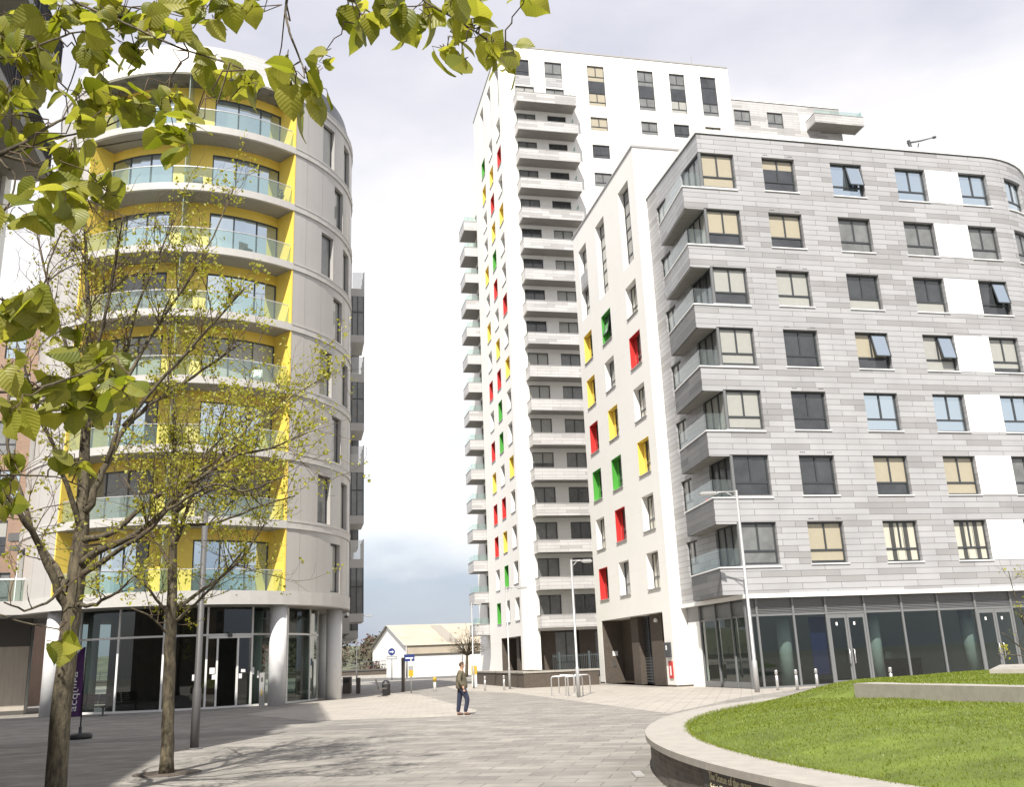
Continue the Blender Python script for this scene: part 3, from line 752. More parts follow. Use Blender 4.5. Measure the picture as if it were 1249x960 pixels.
# =================================================================== grey building with corner balconies
C0 = np.array([9.57, 45.65, 0.0])
r_gry = thing('grey_clad_building', C0 + B * 1.1, 'grey plank-clad apartment building with stepped corner balconies and a rounded right end', 'building')
CR, CS = 6.2, 19.1                         # radius and start of the rounded end
_cc = C0 + B * CS + A * CR
def GM(s, u, z):
    if s <= CS: p = C0 + B * s + A * u
    else:
        th = min((s - CS) / CR, math.pi / 2); r = CR - u
        p = _cc + r * (math.sin(th) * B - math.cos(th) * A)
        ex = (s - CS) - CR * math.pi / 2
        if ex > 0: p = p + A * ex
    return np.array([p[0], p[1], z])
GSE = CS + CR * math.pi / 2 + 16
gbreaks = list(np.arange(CS, CS + CR * math.pi / 2 + 0.01, CR * math.pi / 2 / 14))
GZ = 29.05
def gs(k): return 5.72 + FP * k
gcols = [(4.85, 6.82), (9.02, 10.99), (13.10, 15.02), (17.25, 19.1), (20.45, 22.2), (24.2, 26.0)]
gops = []
for k in range(7):
    gops.append((1.02, 3.17, gs(k), gs(k) + 2.05))
    for a, b in gcols: gops.append((a, b, gs(k), gs(k) + 2.05))
gw = MB().mat('plank_cladding')
facade(gw, GM, 1.1, GSE, 4.33, GZ, gops, depth=0.24, breaks=gbreaks)
GWm = flat(C0 + B * 1.1, A, B)            # west wall of the grey building
wops = []
for k in range(7):
    wops.append((-0.05, 2.55, gs(k), gs(k) + 2.05)); wops.append((4.9, 6.4, gs(k) + 0.05, gs(k) + 1.85))
facade(gw, GWm, 0.0, 7.85, 4.33, GZ, wops, depth=0.2)
gw.mat('coping_grey')
gw.face([GM(1.1, 0, GZ - .1), GM(CS, 0, GZ - .1)] + [GM(x, 0, GZ - .1) for x in gbreaks[1:]] + [C0 + B * 25.3 + A * 22 + ZV * (GZ - .1), C0 + B * 1.1 + A * 22 + ZV * (GZ - .1)])
gw.build('wall', r_gry)
ft = MB().mat('white_panel')
ft.box(GM, 1.03, CS, -0.07, 0.3, GZ + 0.06, GZ + 0.30); 
for p, q in zip(gbreaks[:-1], gbreaks[1:]): ft.box(GM, p, q, -0.07, 0.3, GZ + 0.06, GZ + 0.30, 'lr')
ft.box(GWm, 0.3, 7.9, -0.07, 0.3, GZ + 0.06, GZ + 0.30)
ft.mat('frame_dark'); ft.box(GM, 1.1, CS, -0.01, 0.2, GZ, GZ + 0.06)
for p, q in zip(gbreaks[:-1], gbreaks[1:]): ft.box(GM, p, q, -0.01, 0.2, GZ, GZ + 0.06, 'lr')
ft.box(GWm, 0.201, 7.85, -0.01, 0.2, GZ, GZ + 0.06)
ft.build('roof_fascia', r_gry)
bd = MB().mat('white_panel')
bd.box(GM, 1.03, CS, -0.09, 0.25, 4.14, 4.327)
for p, q in zip(gbreaks[:-1], gbreaks[1:]): bd.box(GM, p, q, -0.09, 0.25, 4.14, 4.327, 'lr')
bd.box(GM, gbreaks[-1], GSE, -0.09, 0.25, 4.14, 4.327, 'l')
bd.box(GWm, 0.253, 7.85, -0.09, 0.25, 4.14, 4.327)
bd.build('floor_band', r_gry)
gp = {0: ['pane_grey', 'pane_blind', 'pane_curtain', 'pane_curtain', 'pane_curtain'], 1: ['pane_dark', 'pane_dark', 'pane_blind', 'pane_blind', 'pane_grey'],
      2: ['pane_pale', 'pane_dark', 'pane_mirror', 'pane_mirror', 'pane_mirror'], 3: ['pane_pale', 'pane_dark', 'pane_blind', 'pane_pale', 'pane_pale'],
      4: ['pane_pale', 'pane_pale', 'pane_dark', 'pane_dark', 'pane_dark'], 5: ['pane_blind', 'pane_blind', 'pane_grey', 'pane_grey', 'pane_grey'],
      6: ['pane_blind', 'pane_blind', 'pane_mirror', 'pane_mirror', 'pane_mirror']}
glow = {(1, 5): 'pane_dark', (0, 5): 'pane_dark', (2, 4): 'pane_pale', (3, 3): None, (2, 3): 'pane_dark', (3, 4): 'pane_pale'}
for k in range(7):
    z = gs(k)
    window(r_gry, GM, 1.26, 3.13, z + 0.02, z + 2.03, 0.14, gp[k][0], 'split', low=glow.get((0, k)), fw=.08)
    wp = MB().mat('frame_grey'); wp.box(GM, 1.12, 1.25, 0.02, 0.14, z + .003, z + 2.047); wp.build('corner_post', r_gry)
    window(r_gry, GWm, 0.14, 2.52, z + 0.02, z + 2.03, 0.1, ('pane_grey', 'pane_dark', 'pane_pale')[k % 3], 'triple', name='balcony_door', fw=.07)
    window(r_gry, GWm, 4.92, 6.38, z + 0.07, z + 1.83, 0.1, 'pane_pale', 'side')
    for j, (a, b) in enumerate(gcols):
        pm = gp[k][min(j + 1, 4)]
        window(r_gry, GM, a + 0.02, b - 0.02, z + 0.02, z + 2.03, 0.19, pm, 'split', fw=.075, n=1 if j < 4 else 4, low=glow.get((j + 1, k)),
               open_leaf=(j, k) in ((1, 6), (2, 3), (1, 3), (3, 4)))
        sl = MB().mat('white_panel'); sl.box(GM, a - 0.05, b + 0.06, -0.06, 0.15, z - 0.055, z - 0.004, n=1 if j < 4 else 4); sl.build('sill', r_gry)
    pn = MB().mat('white_panel'); pn.box(GM, 15.06, 17.22, -0.012, -0.003, z - 0.0, z + 2.05); pn.build('white_infill', r_gry)
    # corner balcony: parapet returns round the corner, skewed on the street side
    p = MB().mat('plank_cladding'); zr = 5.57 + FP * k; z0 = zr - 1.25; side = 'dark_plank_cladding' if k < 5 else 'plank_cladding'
    W0, W1 = (0.0, 0.0), (0.5, 4.7)
    def BM(s, u, z, W0=W0, W1=W1): return C0 + B * (W0[0] + (W1[0] - W0[0]) * s / 4.7 + u) + A * s + ZV * z
    p.box(GM, 0.0, 1.097, -0.004, 0.12, z0, zr, 'rl')
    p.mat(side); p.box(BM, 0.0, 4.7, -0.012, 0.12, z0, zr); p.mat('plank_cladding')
    p.box(lambda s, u, z: C0 + B * s + A * (4.58 + u) + ZV * z, 0.62, 1.095, 0, 0.12, z0, zr)
    p.mat('soffit_board')
    q0 = [C0 + B * 0.1 + A * 0.1, C0 + B * 1.097 + A * 0.1, C0 + B * 1.097 + A * 4.6, C0 + B * 0.6 + A * 4.6]
    for zz in (z0 + 0.03, z0 + 0.28): p.face([v + ZV * zz for v in q0], [(v[0], v[1]) for v in q0])
    o = p.build('balcony', r_gry)
    c_ = MB().mat('white_panel'); c_.box(GM, -0.05, 3.2, -0.06, 0.16, zr + 0.003, zr + 0.06); c_.box(BM, 0.161, 4.75, -0.05, 0.15, zr + 0.003, zr + 0.06); c_.build('balcony_rail', o)
    q = MB().mat('rail_glass'); q.box(BM, 0.1, 4.6, 0.05, 0.06, zr + 0.065, zr + 0.95, 'btdlr'); q.box(GM, 0.08, 1.05, 0.06, 0.08, zr + 0.065, zr + 0.95, 'btdlr'); q.build('glass_screen', o)
vt = MB().mat('frame_dark')
for k in range(7):
    for x in (4.95, 6.45):
        for j in range(3): vt.box(GM, x + j * 0.1, x + j * 0.1 + 0.07, -0.006, -0.002, gs(k) + 2.17, gs(k) + 2.21)
vt.build('air_vent', r_gry)
# shopfront below
shp = MB().mat('frame_grey')
mull = [1.2, 1.76, 3.66, 5.40, 7.50, 9.55, 11.6, 13.72, 15.82, 17.9, 19.6, 21.4, 23.2, 25.0]
for x in mull: shp.box(GM, x - 0.05, x + 0.05, 0.22, 0.36, 0.0, 4.13)
for p, q in zip(mull[:-1], mull[1:]): 
    nn = 1 if q < CS else 4
    shp.box(GM, p + 0.05, q - 0.05, 0.25, 0.33, 3.30, 3.40, 'lr', n=nn); shp.box(GM, p + 0.05, q - 0.05, 0.25, 0.33, 0.0, 0.08, 'lr', n=nn)
for x in (0.26, 2.2, 4.1, 6.05): shp.box(GWm, x - 0.05, x + 0.05, 0.22, 0.36, 0.0, 4.13)
shp.box(GWm, 0.31, 6.0, 0.25, 0.33, 3.30, 3.40); shp.box(GWm, 0.31, 6.0, 0.25, 0.33, 0.0, 0.3)
shp.build('shopfront_frame', r_gry)
lou = MB().mat('frame_grey')
for p, q in zip(mull[:-1], mull[1:]):
    nn = 1 if q < CS else 4
    lou.box(GM, p + 0.05, q - 0.05, 0.32, 0.34, 3.4, 4.13, n=nn)
    for zz in np.arange(3.43, 4.1, 0.075): lou.box(GM, p + 0.06, q - 0.06, 0.275, 0.318, zz, zz + 0.03, 'lr', n=nn)
lou.box(GWm, 0.31, 6.0, 0.32, 0.34, 3.4, 4.13)
lou.build('louvre_fascia', r_gry)
for p, q in zip(mull[:-1], mull[1:]):
    if p in (5.40, 13.72): continue
    sgl = MB().mat('shop_glass')
    for a, b in zip(np.linspace(p + .05, q - .05, 2 if q < CS else 5)[:-1], np.linspace(p + .05, q - .05, 2 if q < CS else 5)[1:]):
        sgl.face([GM(a, 0.29, .08), GM(b, 0.29, .08), GM(b, 0.29, 3.3), GM(a, 0.29, 3.3)])
    sgl.build('shop_pane', r_gry)
sgl = MB().mat('shop_glass'); sgl.face([GWm(.31, .29, .3), GWm(6, .29, .3), GWm(6, .29, 3.3), GWm(.31, .29, 3.3)]); sgl.build('shop_pane', r_gry)
for p, q in ((5.40, 7.50), (13.72, 15.82)):
    m_ = (p + q) / 2
    for a, b, hx in ((p + .06, m_ - .01, m_ - 0.13), (m_ + .01, q - .06, m_ + 0.13)):
        d = MB().mat('frame_grey')
        d.box(GM, a, a + .1, .24, .30, .03, 3.28); d.box(GM, b - .1, b, .24, .30, .03, 3.28); d.box(GM, a + .1, b - .1, .24, .30, .03, .2); d.box(GM, a + .1, b - .1, .24, .30, 3.1, 3.28)
        do = d.build('door', r_gry)
        d = MB().mat('shop_glass'); d.face([GM(a + .1, .27, .2), GM(b - .1, .27, .2), GM(b - .1, .27, 3.1), GM(a + .1, .27, 3.1)]); d.build('pane', do)
        d = MB().mat('stainless')
        d.tube([GM(hx, .24, .95), GM(hx, .12, .97), GM(hx, .12, 1.6), GM(hx, .24, 1.62)], .025, 8); d.build('handle', do)
        d = MB().mat('paper_white'); d.box(GM, m_ - 0.6 if hx < m_ else m_ + .35, m_ - 0.5 if hx < m_ else m_ + .45, .262, .266, 2.75, 2.9); d.build('door_sticker', do)
wp = MB().mat('white_panel'); wp.box(GWm, 6.1, 7.6, 0.2, 0.5, 0.0, 3.35); wp.mat('frame_grey'); wp.box(GWm, 6.1, 7.6, 0.2, 0.5, 3.352, 4.13); wp.build('white_pier', r_gry)
inn = MB().mat('interior_floor'); IM = flat(C0 + B * 1.6 + A * 0.4, B, A)
inn.face([IM(-.3, .05, .02), IM(21, .05, .02), IM(21, 9, .02), IM(-.3, 9, .02)])
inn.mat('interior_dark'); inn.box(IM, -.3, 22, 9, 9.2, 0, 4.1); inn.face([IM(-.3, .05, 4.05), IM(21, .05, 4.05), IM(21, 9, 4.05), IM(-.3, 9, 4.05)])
inn.mat('column_white')
for x in (2.1, 7.0, 12.4, 17.3): inn.lathe(IM(x, 1.1, 0.02), [(0.33, 0), (0.33, 4.0)], 20)
inn.mat('sign_navy'); inn.box(IM, 3.2, 4.25, 0.5, 0.55, 0.5, 3.2)
inn.mat('bench_wood'); inn.box(IM, 9.3, 11.5, 4.0, 4.8, 0.02, 1.0); inn.mat('paper_white'); inn.box(IM, 9.5, 9.9, 4.2, 4.6, 1.0, 1.4)
inn.build('shop_interior', r_gry)

# =================================================================== round building on the left
CC = np.array([-19.42, 56.45, 0.0]); D0 = np.array([0.3254, -0.9456, 0]); E0 = np.array([0.9456, 0.3254, 0])
RC = 9.2
r_rnd = thing('round_apartment_building', CC, 'round grey panelled apartment building with curved balconies between yellow fins', 'building')
def RM(deg, u, z, R0=RC):
    a = R(deg); p = CC + (R0 - u) * (math.cos(a) * D0 + math.sin(a) * E0)
    return np.array([p[0], p[1], z])
TL_, TR_ = -46.5, 30.8          # the fins
def fz(k): return 5.72 + 3.75 * k
ZT = fz(8)
# clad drum with window openings, a seam every 8.5 degrees
step = 8.55
edges = [TR_ + 5.7 + step * j for j in range(-1, 30)]
edges = [TR_] + [TR_ + 5.7 + step * j for j in range(0, 33) if TR_ + 5.7 + step * j < 360 + TL_] + [360 + TL_]
rops = []
for k in range(8):
    z0, z1 = fz(k) + 0.12, fz(k) + 2.85
    odd = (k % 2 == 1)
    starts = [45.0, 62.1] if odd else [53.5]
    for a in starts + [s_ + 200 for s_ in starts] + ([285.3 - 8.55] if odd else [285.3]): rops.append((a, a + 7.9, z0, z1, 0.28))
dr = MB().mat('grey_panel')
fine = list(np.arange(TR_, 360 + TL_, 2.85))
facade(dr, RM, TR_, 360 + TL_, 5.0, ZT, rops, depth=0.28, breaks=fine)
dr.build('panelled_wall', r_rnd)
sm = MB().mat('seam_line')
for k in range(8):
    for e_ in edges[1:-1]:
        if any(o[0] - .2 < e_ < o[1] + .2 and abs(o[2] - fz(k) - .12) < .1 for o in rops): continue
        sm.box(RM, e_ - 0.05, e_ + 0.05, -0.004, 0.02, fz(k) + 0.05, fz(k) + 3.3, 'td')
sm.build('panel_seam', r_rnd)
for o in rops:
    if 100 < o[0] < 240: continue
    window(r_rnd, RM, o[0] + 0.1, o[1] - 0.1, o[2] + 0.02, o[3] - 0.02, 0.2, 'pane_pale' if (int(o[0]) + int(o[2])) % 3 else 'pane_grey', 'single', fw=0.45, fz=0.07, n=3)
# storey rings
for k in range(1, 9):
    rg = MB().mat('ring_metal')
    for a in np.arange(TR_, 360 + TL_ - 1, 5.65):
        b = min(a + 5.65, 360 + TL_)
        rg.box(RM, a, b, -0.05, 0.02, fz(k) - 0.36, fz(k), 'lr')
        rg.box(RM, a, b, -0.075, 0.02, fz(k) - 0.05, fz(k) + 0.03, 'lr'); rg.box(RM, a, b, -0.075, 0.02, fz(k) - 0.41, fz(k) - 0.36, 'lr')
    rg.build('storey_ring', r_rnd)
bnd = MB().mat('ring_metal')
for a in np.arange(-180, 180, 6): bnd.box(RM, a, a + 6, -0.08, 1.9, 5.05, 5.74, 'lr')
bnd.build('floor_band', r_rnd)
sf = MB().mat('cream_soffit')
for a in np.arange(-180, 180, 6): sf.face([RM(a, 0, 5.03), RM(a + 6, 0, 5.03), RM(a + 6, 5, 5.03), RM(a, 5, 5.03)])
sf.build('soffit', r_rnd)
# recessed balconies
RB = 1.5
def arc(mb, M, a, b, u0, u1, z0, z1, n=None, skip='lr'):
    n = n or max(2, int(abs(b - a) / 3))
    for p, q in zip(np.linspace(a, b, n + 1)[:-1], np.linspace(a, b, n + 1)[1:]): mb.box(M, p, q, u0, u1, z0, z1, skip)
for k in range(8):
    z = fz(k)
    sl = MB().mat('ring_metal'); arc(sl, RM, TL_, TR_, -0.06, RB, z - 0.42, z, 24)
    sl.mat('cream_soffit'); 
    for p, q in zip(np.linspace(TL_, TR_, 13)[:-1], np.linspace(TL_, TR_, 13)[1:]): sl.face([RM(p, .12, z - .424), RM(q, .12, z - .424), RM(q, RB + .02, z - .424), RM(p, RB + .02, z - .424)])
    so = sl.build('balcony_slab', r_rnd)
    y = MB().mat('yellow_panel')
    y.box(RM, TL_ - 0.02, TL_ + 0.5, -0.02, RB, z + 0.003, z + 3.32, ''); y.build('fin', r_rnd); y = MB().mat('yellow_panel'); y.box(RM, TR_ - 0.5, TR_ + 0.02, -0.02, RB, z + 0.003, z + 3.32, '')
    y.build('fin', r_rnd)
    bw = MB().mat('yellow_panel')
    arc(bw, RM, TL_ + .5, TR_ - .5, RB, RB + 0.1, z + 2.75, z + 3.33); arc(bw, RM, -16.0, 0.0, RB, RB + 0.1, z + 0.003, z + 2.75)
    bw.build('back_panel', r_rnd)
    pm = ['pane_mirror', 'pane_grey', 'pane_mirror', 'pane_pale', 'pane_grey', 'pane_mirror', 'pane_mirror', 'pane_mirror'][k]
    window(r_rnd, RM, TL_ + .5, -16.05, z + 0.02, z + 2.74, RB, pm, 'triple', fw=0.5, fz=0.08, n=6)
    window(r_rnd, RM, 0.05, TR_ - .5, z + 0.02, z + 2.74, RB, pm if k % 2 else 'pane_mirror', 'triple', fw=0.5, fz=0.08, n=6)
    gl = MB().mat('rail_glass'); arc(gl, RM, TL_ + 1, TR_ - 1, 0.10, 0.115, z + 0.02, z + 1.08, 24, 'lrtd')
    gl.mat('stainless'); arc(gl, RM, TL_ + 1, TR_ - 1, 0.07, 0.13, z + 1.085, z + 1.125, 24)
    gl.build('glass_balustrade', so)
    dv = MB().mat('frosted_glass'); dv.box(RM, -9.4, -9.1, 0.16, RB - 0.01, z + 0.02, z + 3.3); dv.build('glass_divider', so)
# roof ring and parapet
rf = MB().mat('white_panel'); arc(rf, RM, TL_ - 2, TR_ + 2, -0.1, RB + .2, ZT - 0.42, ZT - 0.02, 26)
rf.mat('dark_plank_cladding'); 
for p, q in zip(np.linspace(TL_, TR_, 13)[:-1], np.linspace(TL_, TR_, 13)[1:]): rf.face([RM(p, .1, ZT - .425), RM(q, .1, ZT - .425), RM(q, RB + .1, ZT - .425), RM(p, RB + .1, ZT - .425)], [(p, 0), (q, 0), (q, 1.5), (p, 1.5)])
rf.build('canopy', r_rnd)
PM = lambda d, u, z: RM(d, u + (z - ZT) * 0.18, z)
def PMu(d, u, z): return PM(d, u, z)
pp = MB().mat('ribbed_cladding')
for a in np.arange(-150, 34, 3.0):
    b = a + 3.0
    pp.face([PM(a, 0.1, ZT - .02), PM(b, 0.1, ZT - .02), PM(b, 0.1, ZT + 1.75), PM(a, 0.1, ZT + 1.75)], [(a * .16, 0), (b * .16, 0), (b * .16, 1.77), (a * .16, 1.77)])
pp.mat('dark_roof_metal')
for a in np.arange(33, 211, 3.0):
    b = a + 3.0
    pp.face([PM(a, 0.02, ZT + .03), PM(b, 0.02, ZT + .03), PM(b, 0.1, ZT + 1.5), PM(a, 0.1, ZT + 1.5)])
pp.mat('coping_grey')
pp.face([PM(a, 0.12, ZT + 1.4) for a in np.arange(-150, 210, 6)])
pp.build('roof_parapet', r_rnd)
# ground storey: glazing, columns, entrance
GR = 7.4
def QM(d, u, z): return RM(d, u, z, GR)
gm = [-100, -82, -63.5, -45.2, -26.7, -9.0, 7.2, 25.6, 44, 62.7, 81, 99, 117, 135]
fr = MB().mat('frame_white')
for a in gm: fr.box(QM, a - 0.38, a + 0.38, -0.04, 0.06, 0.0, 5.03)
for p, q in zip(gm[:-1], gm[1:]): arc(fr, QM, p + .38, q - .38, -0.03, 0.05, 3.58, 3.68); arc(fr, QM, p + .38, q - .38, -0.03, 0.05, 0.0, 0.1)
fr.build('glazing_frame', r_rnd)
for p, q in zip(gm[:-1], gm[1:]):
    gg = MB().mat('shop_glass')
    if p == 7.2: parts = [(p + .4, 11.3, .1, 3.58), (19.5, q - .4, .1, 3.58), (p + .4, q - .4, 3.68, 5.0)]
    else: parts = [(p + .4, q - .4, .1, 3.58), (p + .4, q - .4, 3.68, 5.0)]
    for a, b, c, d in parts:
        for x, y in zip(np.linspace(a, b, 4)[:-1], np.linspace(a, b, 4)[1:]):
            gg.face([QM(x, 0, c), QM(y, 0, c), QM(y, 0, d), QM(x, 0, d)])
    gg.build('glass_pane', r_rnd)
dz = MB().mat('frame_white')
for a in (11.3, 19.5): dz.box(QM, a - .35, a + .35, -0.06, 0.04, 0.1, 3.5)
arc(dz, QM, 7.6, 25.2, -0.08, 0.04, 3.45, 3.57)
dz.mat('frame_dark'); dz.box(QM, 15.2, 16.6, -0.2, 0.0, 3.5, 3.75)
do = dz.build('entrance_door', r_rnd)
nt = MB().mat('paper_white')
for a, b, c, d in ((8.6, 10.6, 1.7, 2.0), (9.6, 11.0, 1.42, 1.66), (20.2, 21.6, 1.42, 1.66), (21.2, 23, 1.72, 1.88), (25.8, 26.9, 1.6, 1.95), (28.4, 29.2, 1.4, 1.75), (2.2, 3.2, 1.4, 1.7)):
    nt.box(QM, a, b, -0.02, -0.006, c, d)
nt.build('door_notice', do)
def lathe_col(x, y, r, h, mname, prof=None):
    m_ = MB().mat(mname); m_.lathe((x, y, 0), prof or [(r, 0), (r, h)], 28); return m_
for a in (31.6, 69.5, 108, -48.2, -88, 150):
    p = RM(a, 0, 0, 8.55); lathe_col(p[0], p[1], 0.45, 5.04, 'column_white').build('column', r_rnd)
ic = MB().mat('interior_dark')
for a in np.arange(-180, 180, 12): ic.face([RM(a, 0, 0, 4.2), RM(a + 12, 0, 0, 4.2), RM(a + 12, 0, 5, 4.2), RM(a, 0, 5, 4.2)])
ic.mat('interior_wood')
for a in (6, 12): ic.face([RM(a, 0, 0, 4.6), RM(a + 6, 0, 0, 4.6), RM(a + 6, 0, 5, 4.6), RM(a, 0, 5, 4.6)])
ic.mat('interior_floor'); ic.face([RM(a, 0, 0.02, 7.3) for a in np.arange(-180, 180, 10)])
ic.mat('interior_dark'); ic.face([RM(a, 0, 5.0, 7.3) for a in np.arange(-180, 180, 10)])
ic.mat('column_white')
for a in (-9, 40, -60): p = RM(a, 0, 0, 5.6); ic.lathe((p[0], p[1], 0.02), [(0.3, 0), (0.3, 4.9)], 16)
ic.build('lobby_interior', r_rnd)
cc_ = MB().mat('lamp_grey'); p = RM(70, 0, 4.7, 9.28); cc_.box(lambda s, u, z: p + np.array([s, u, z]), -.1, .1, -.35, .1, -.08, .08)
cc_.mat('black_metal'); cc_.lathe(p + np.array([0, -.3, -.22]), [(.02, 0), (.1, .04), (.11, .14)], 10); cc_.build('security_camera', r_rnd)

# wing with boxed bays behind the round building
WB = np.array([-11.55, 65.0, 0.0])
r_bay = thing('bay_wing', WB, 'grey wing with projecting glazed bays just behind the round building', 'building')
BW = flat(WB, A, -B)
bwl = MB().mat('grey_panel'); facade(bwl, BW, 0, 18, 3.9, 31.5, [], 0.2); facade(bwl, flat(WB, -B, A), 0, 7, 3.9, 31.5, [], .2)
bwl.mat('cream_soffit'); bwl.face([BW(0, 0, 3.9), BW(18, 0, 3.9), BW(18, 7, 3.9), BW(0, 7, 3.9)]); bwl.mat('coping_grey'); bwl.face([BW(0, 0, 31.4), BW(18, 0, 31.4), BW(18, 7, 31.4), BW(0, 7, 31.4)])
for s_ in (2.5, 14): p_ = BW(s_, 3, 0); bwl.mat('column_white').lathe(p_, [(.4, 0), (.4, 3.9)], 16)
bwl.build('wall', r_bay)
for j in range(4):
    for dx in (0.15, 6.5, 12.7):
        z = 4.65 + 6.65 * j
        if dx > 1: z -= 0.9
        by = MB().mat('ring_metal')
        by.box(BW, dx, dx + 3.2, -0.95, -0.003, z, z + 0.55); by.box(BW, dx, dx + 3.2, -0.95, -0.003, z + 3.6, z + 4.2); by.box(BW, dx + 1.5, dx + 1.7, -.3, -.003, z + .55, z + 3.6, 'td')
        by.build('bay', r_bay); by = MB().mat('column_white')
        for q in np.arange(0, 0.9, 0.075): by.box(BW, dx, dx + .03, -.95 + q, -.91 + q, z + 4.2, z + 5.5)
        for q in np.arange(0, 3.2, 0.2): by.box(BW, dx + q, dx + q + .1, -.95, -.92, z + 4.2, z + 5.5)
        by.box(BW, dx, dx + 3.2, -.96, -.9, z + 5.5, z + 5.56)
        bo = by.build('bay_railing', r_bay)
        bg = MB().mat('frame_dark')
        for u in (-.945, -.5, -.1): bg.box(BW, dx, dx + .06, u, u + .07, z + .551, z + 3.6)
        bg.box(BW, dx + .003, dx + .057, -.9, -.003, z + 2.3, z + 2.38)
        for s_ in (1.0, 2.1, 3.13): bg.box(BW, dx + s_, dx + s_ + .06, -.945, -.86, z + .551, z + 3.6)
        bg.mat('pane_grey'); bg.box(BW, dx + .03, dx + 3.17, -.9, -.01, z + .552, z + 3.59, 'btdr')
        bg.build('bay_glazing', bo)

# podium terrace and stone wall left of the round building
TC = RM(-62, 0, 0, 8.6)
r_pod = thing('podium_terrace', TC, 'low podium with a glass-railed terrace and pale stone wall at the far left', 'building')
PMt = flat(TC, -E0, -D0)
pd = MB().mat('ring_metal'); pd.box(PMt, 0.6, 26, -0.1, 12, 5.05, 5.74)
pd.build('terrace_slab', r_pod)
pd = MB().mat('stone_cladding'); pd.box(PMt, 0.6, 26, 3.2, 3.5, 0.0, 3.55); pd.mat('plate_dark'); pd.box(PMt, 0.6, 26, 3.18, 3.52, 3.552, 5.04); pd.box(PMt, 0.6, 26, 3.17, 3.19, 0, .22)  # dark strip above the stone is painted-in shade under the terrace slab
pd.build('stone_wall', r_pod)
pd = MB().mat('rail_glass'); pd.box(PMt, 0.6, 26, 0.05, 0.07, 5.76, 6.85, 'lrtd'); pd.mat('white_panel'); pd.box(PMt, 0.6, 26, 0.0, 0.1, 6.85, 6.93); pd.build('glass_balustrade', r_pod)
for s_ in (6.5, 13, 20): lathe_col(*PMt(s_, .8, 0)[:2], .4, 5.04, 'column_white').build('column', r_pod)
for s_ in (2.6,):
    pass

# brick and timber building beyond the terrace
p0 = at(49.5, 520, 66.0); p0[2] = 0
r_brk = thing('brick_apartment_building', p0, 'brown brick apartment building with timber boarding behind the terrace at far left', 'building')
KB = flat(p0, -B, A)
bops = []
for k in range(6):
    z = 6.5 + 3.6 * k
    bops += [(1.0 + (k % 2) * .5, 2.4 + (k % 2) * .5, z, z + 2.5), (4.4 - (k % 2) * .6, 5.8 - (k % 2) * .6, z, z + 2.5), (8.2, 9.7, z, z + 2.5), (12, 13.5, z, z + 2.5)]
kb_ = MB().mat('red_brick'); facade(kb_, KB, 0.35, 24, 0, 27.5, bops, .2)
facade(kb_, flat(p0, A, -B), 0, 14, 0, 27.5, [], .2)
kb_.mat('white_panel'); kb_.box(KB, 0, 0.35, -.06, .3, 0, 27.6); kb_.box(KB, .352, 24, -.06, .3, 27.5, 27.75)
kb_.mat('coping_grey'); kb_.face([KB(0, 0, 27.4), KB(24, 0, 27.4), KB(24, 14, 27.4), KB(0, 14, 27.4)])
kb_.build('wall', r_brk)
for j, (a, b, c, d) in enumerate(bops): window(r_brk, KB, a + .02, b - .02, c + .02, d - .02, .1, ('pane_grey', 'pane_pale', 'pane_mirror')[j % 3], 'split')
tb = MB().mat('timber_boards'); tb.box(KB, 3.4, 24, -3.0, -0.05, 5.8, 10.8); tb.build('timber_bay', r_brk)

# balcony block, near left; most of it stands outside the frame and throws the long shade over the plaza
r_lft = thing('balcony_block', (-22, 10, 0), 'dark apartment block with railed balconies at the top left corner', 'building')
LO = np.array([0, 0, 0.0]) - B * 10.3
LM = flat(LO, A, -B)
lb = MB().mat('left_block_brick')
lops = [(x, x + 2.6, 3.6 * k + 8.9, 3.6 * k + 11.2) for k in range(5) for x in (13, 19, 26)]
facade(lb, LM, 9, 32.6, 0, 26.9, lops, .2)
facade(lb, LM, -26, 9, 0, 20.5, [], .2)
facade(lb, flat(LO + A * 32.6, -B, -A), 0, 16, 0, 26.9, [], .2); facade(lb, flat(LO - A * 26, -B, A), 0, 16, 0, 20.5, [], .2); facade(lb, flat(LO + A * 9, -B, A), 0, 16, 20.5, 26.9, [], .2)
lb.mat('coping_grey'); lb.face([LM(9, 0, 26.8), LM(32.6, 0, 26.8), LM(32.6, 16, 26.8), LM(9, 16, 26.8)]); lb.face([LM(-26, 0, 20.4), LM(9, 0, 20.4), LM(9, 16, 20.4), LM(-26, 16, 20.4)])
lb.build('wall', r_lft)
cw = MB().mat('white_panel'); cw.box(LM, 32.1, 32.7, -0.12, 0.6, 0, 26.95); cw.build('corner_pier', r_lft)
for j, (a, b, c, d) in enumerate(lops): window(r_lft, LM, a + .02, b - .02, c + .02, d - .02, .1, ('pane_dark', 'pane_grey')[j % 2], 'door', name='balcony_door')
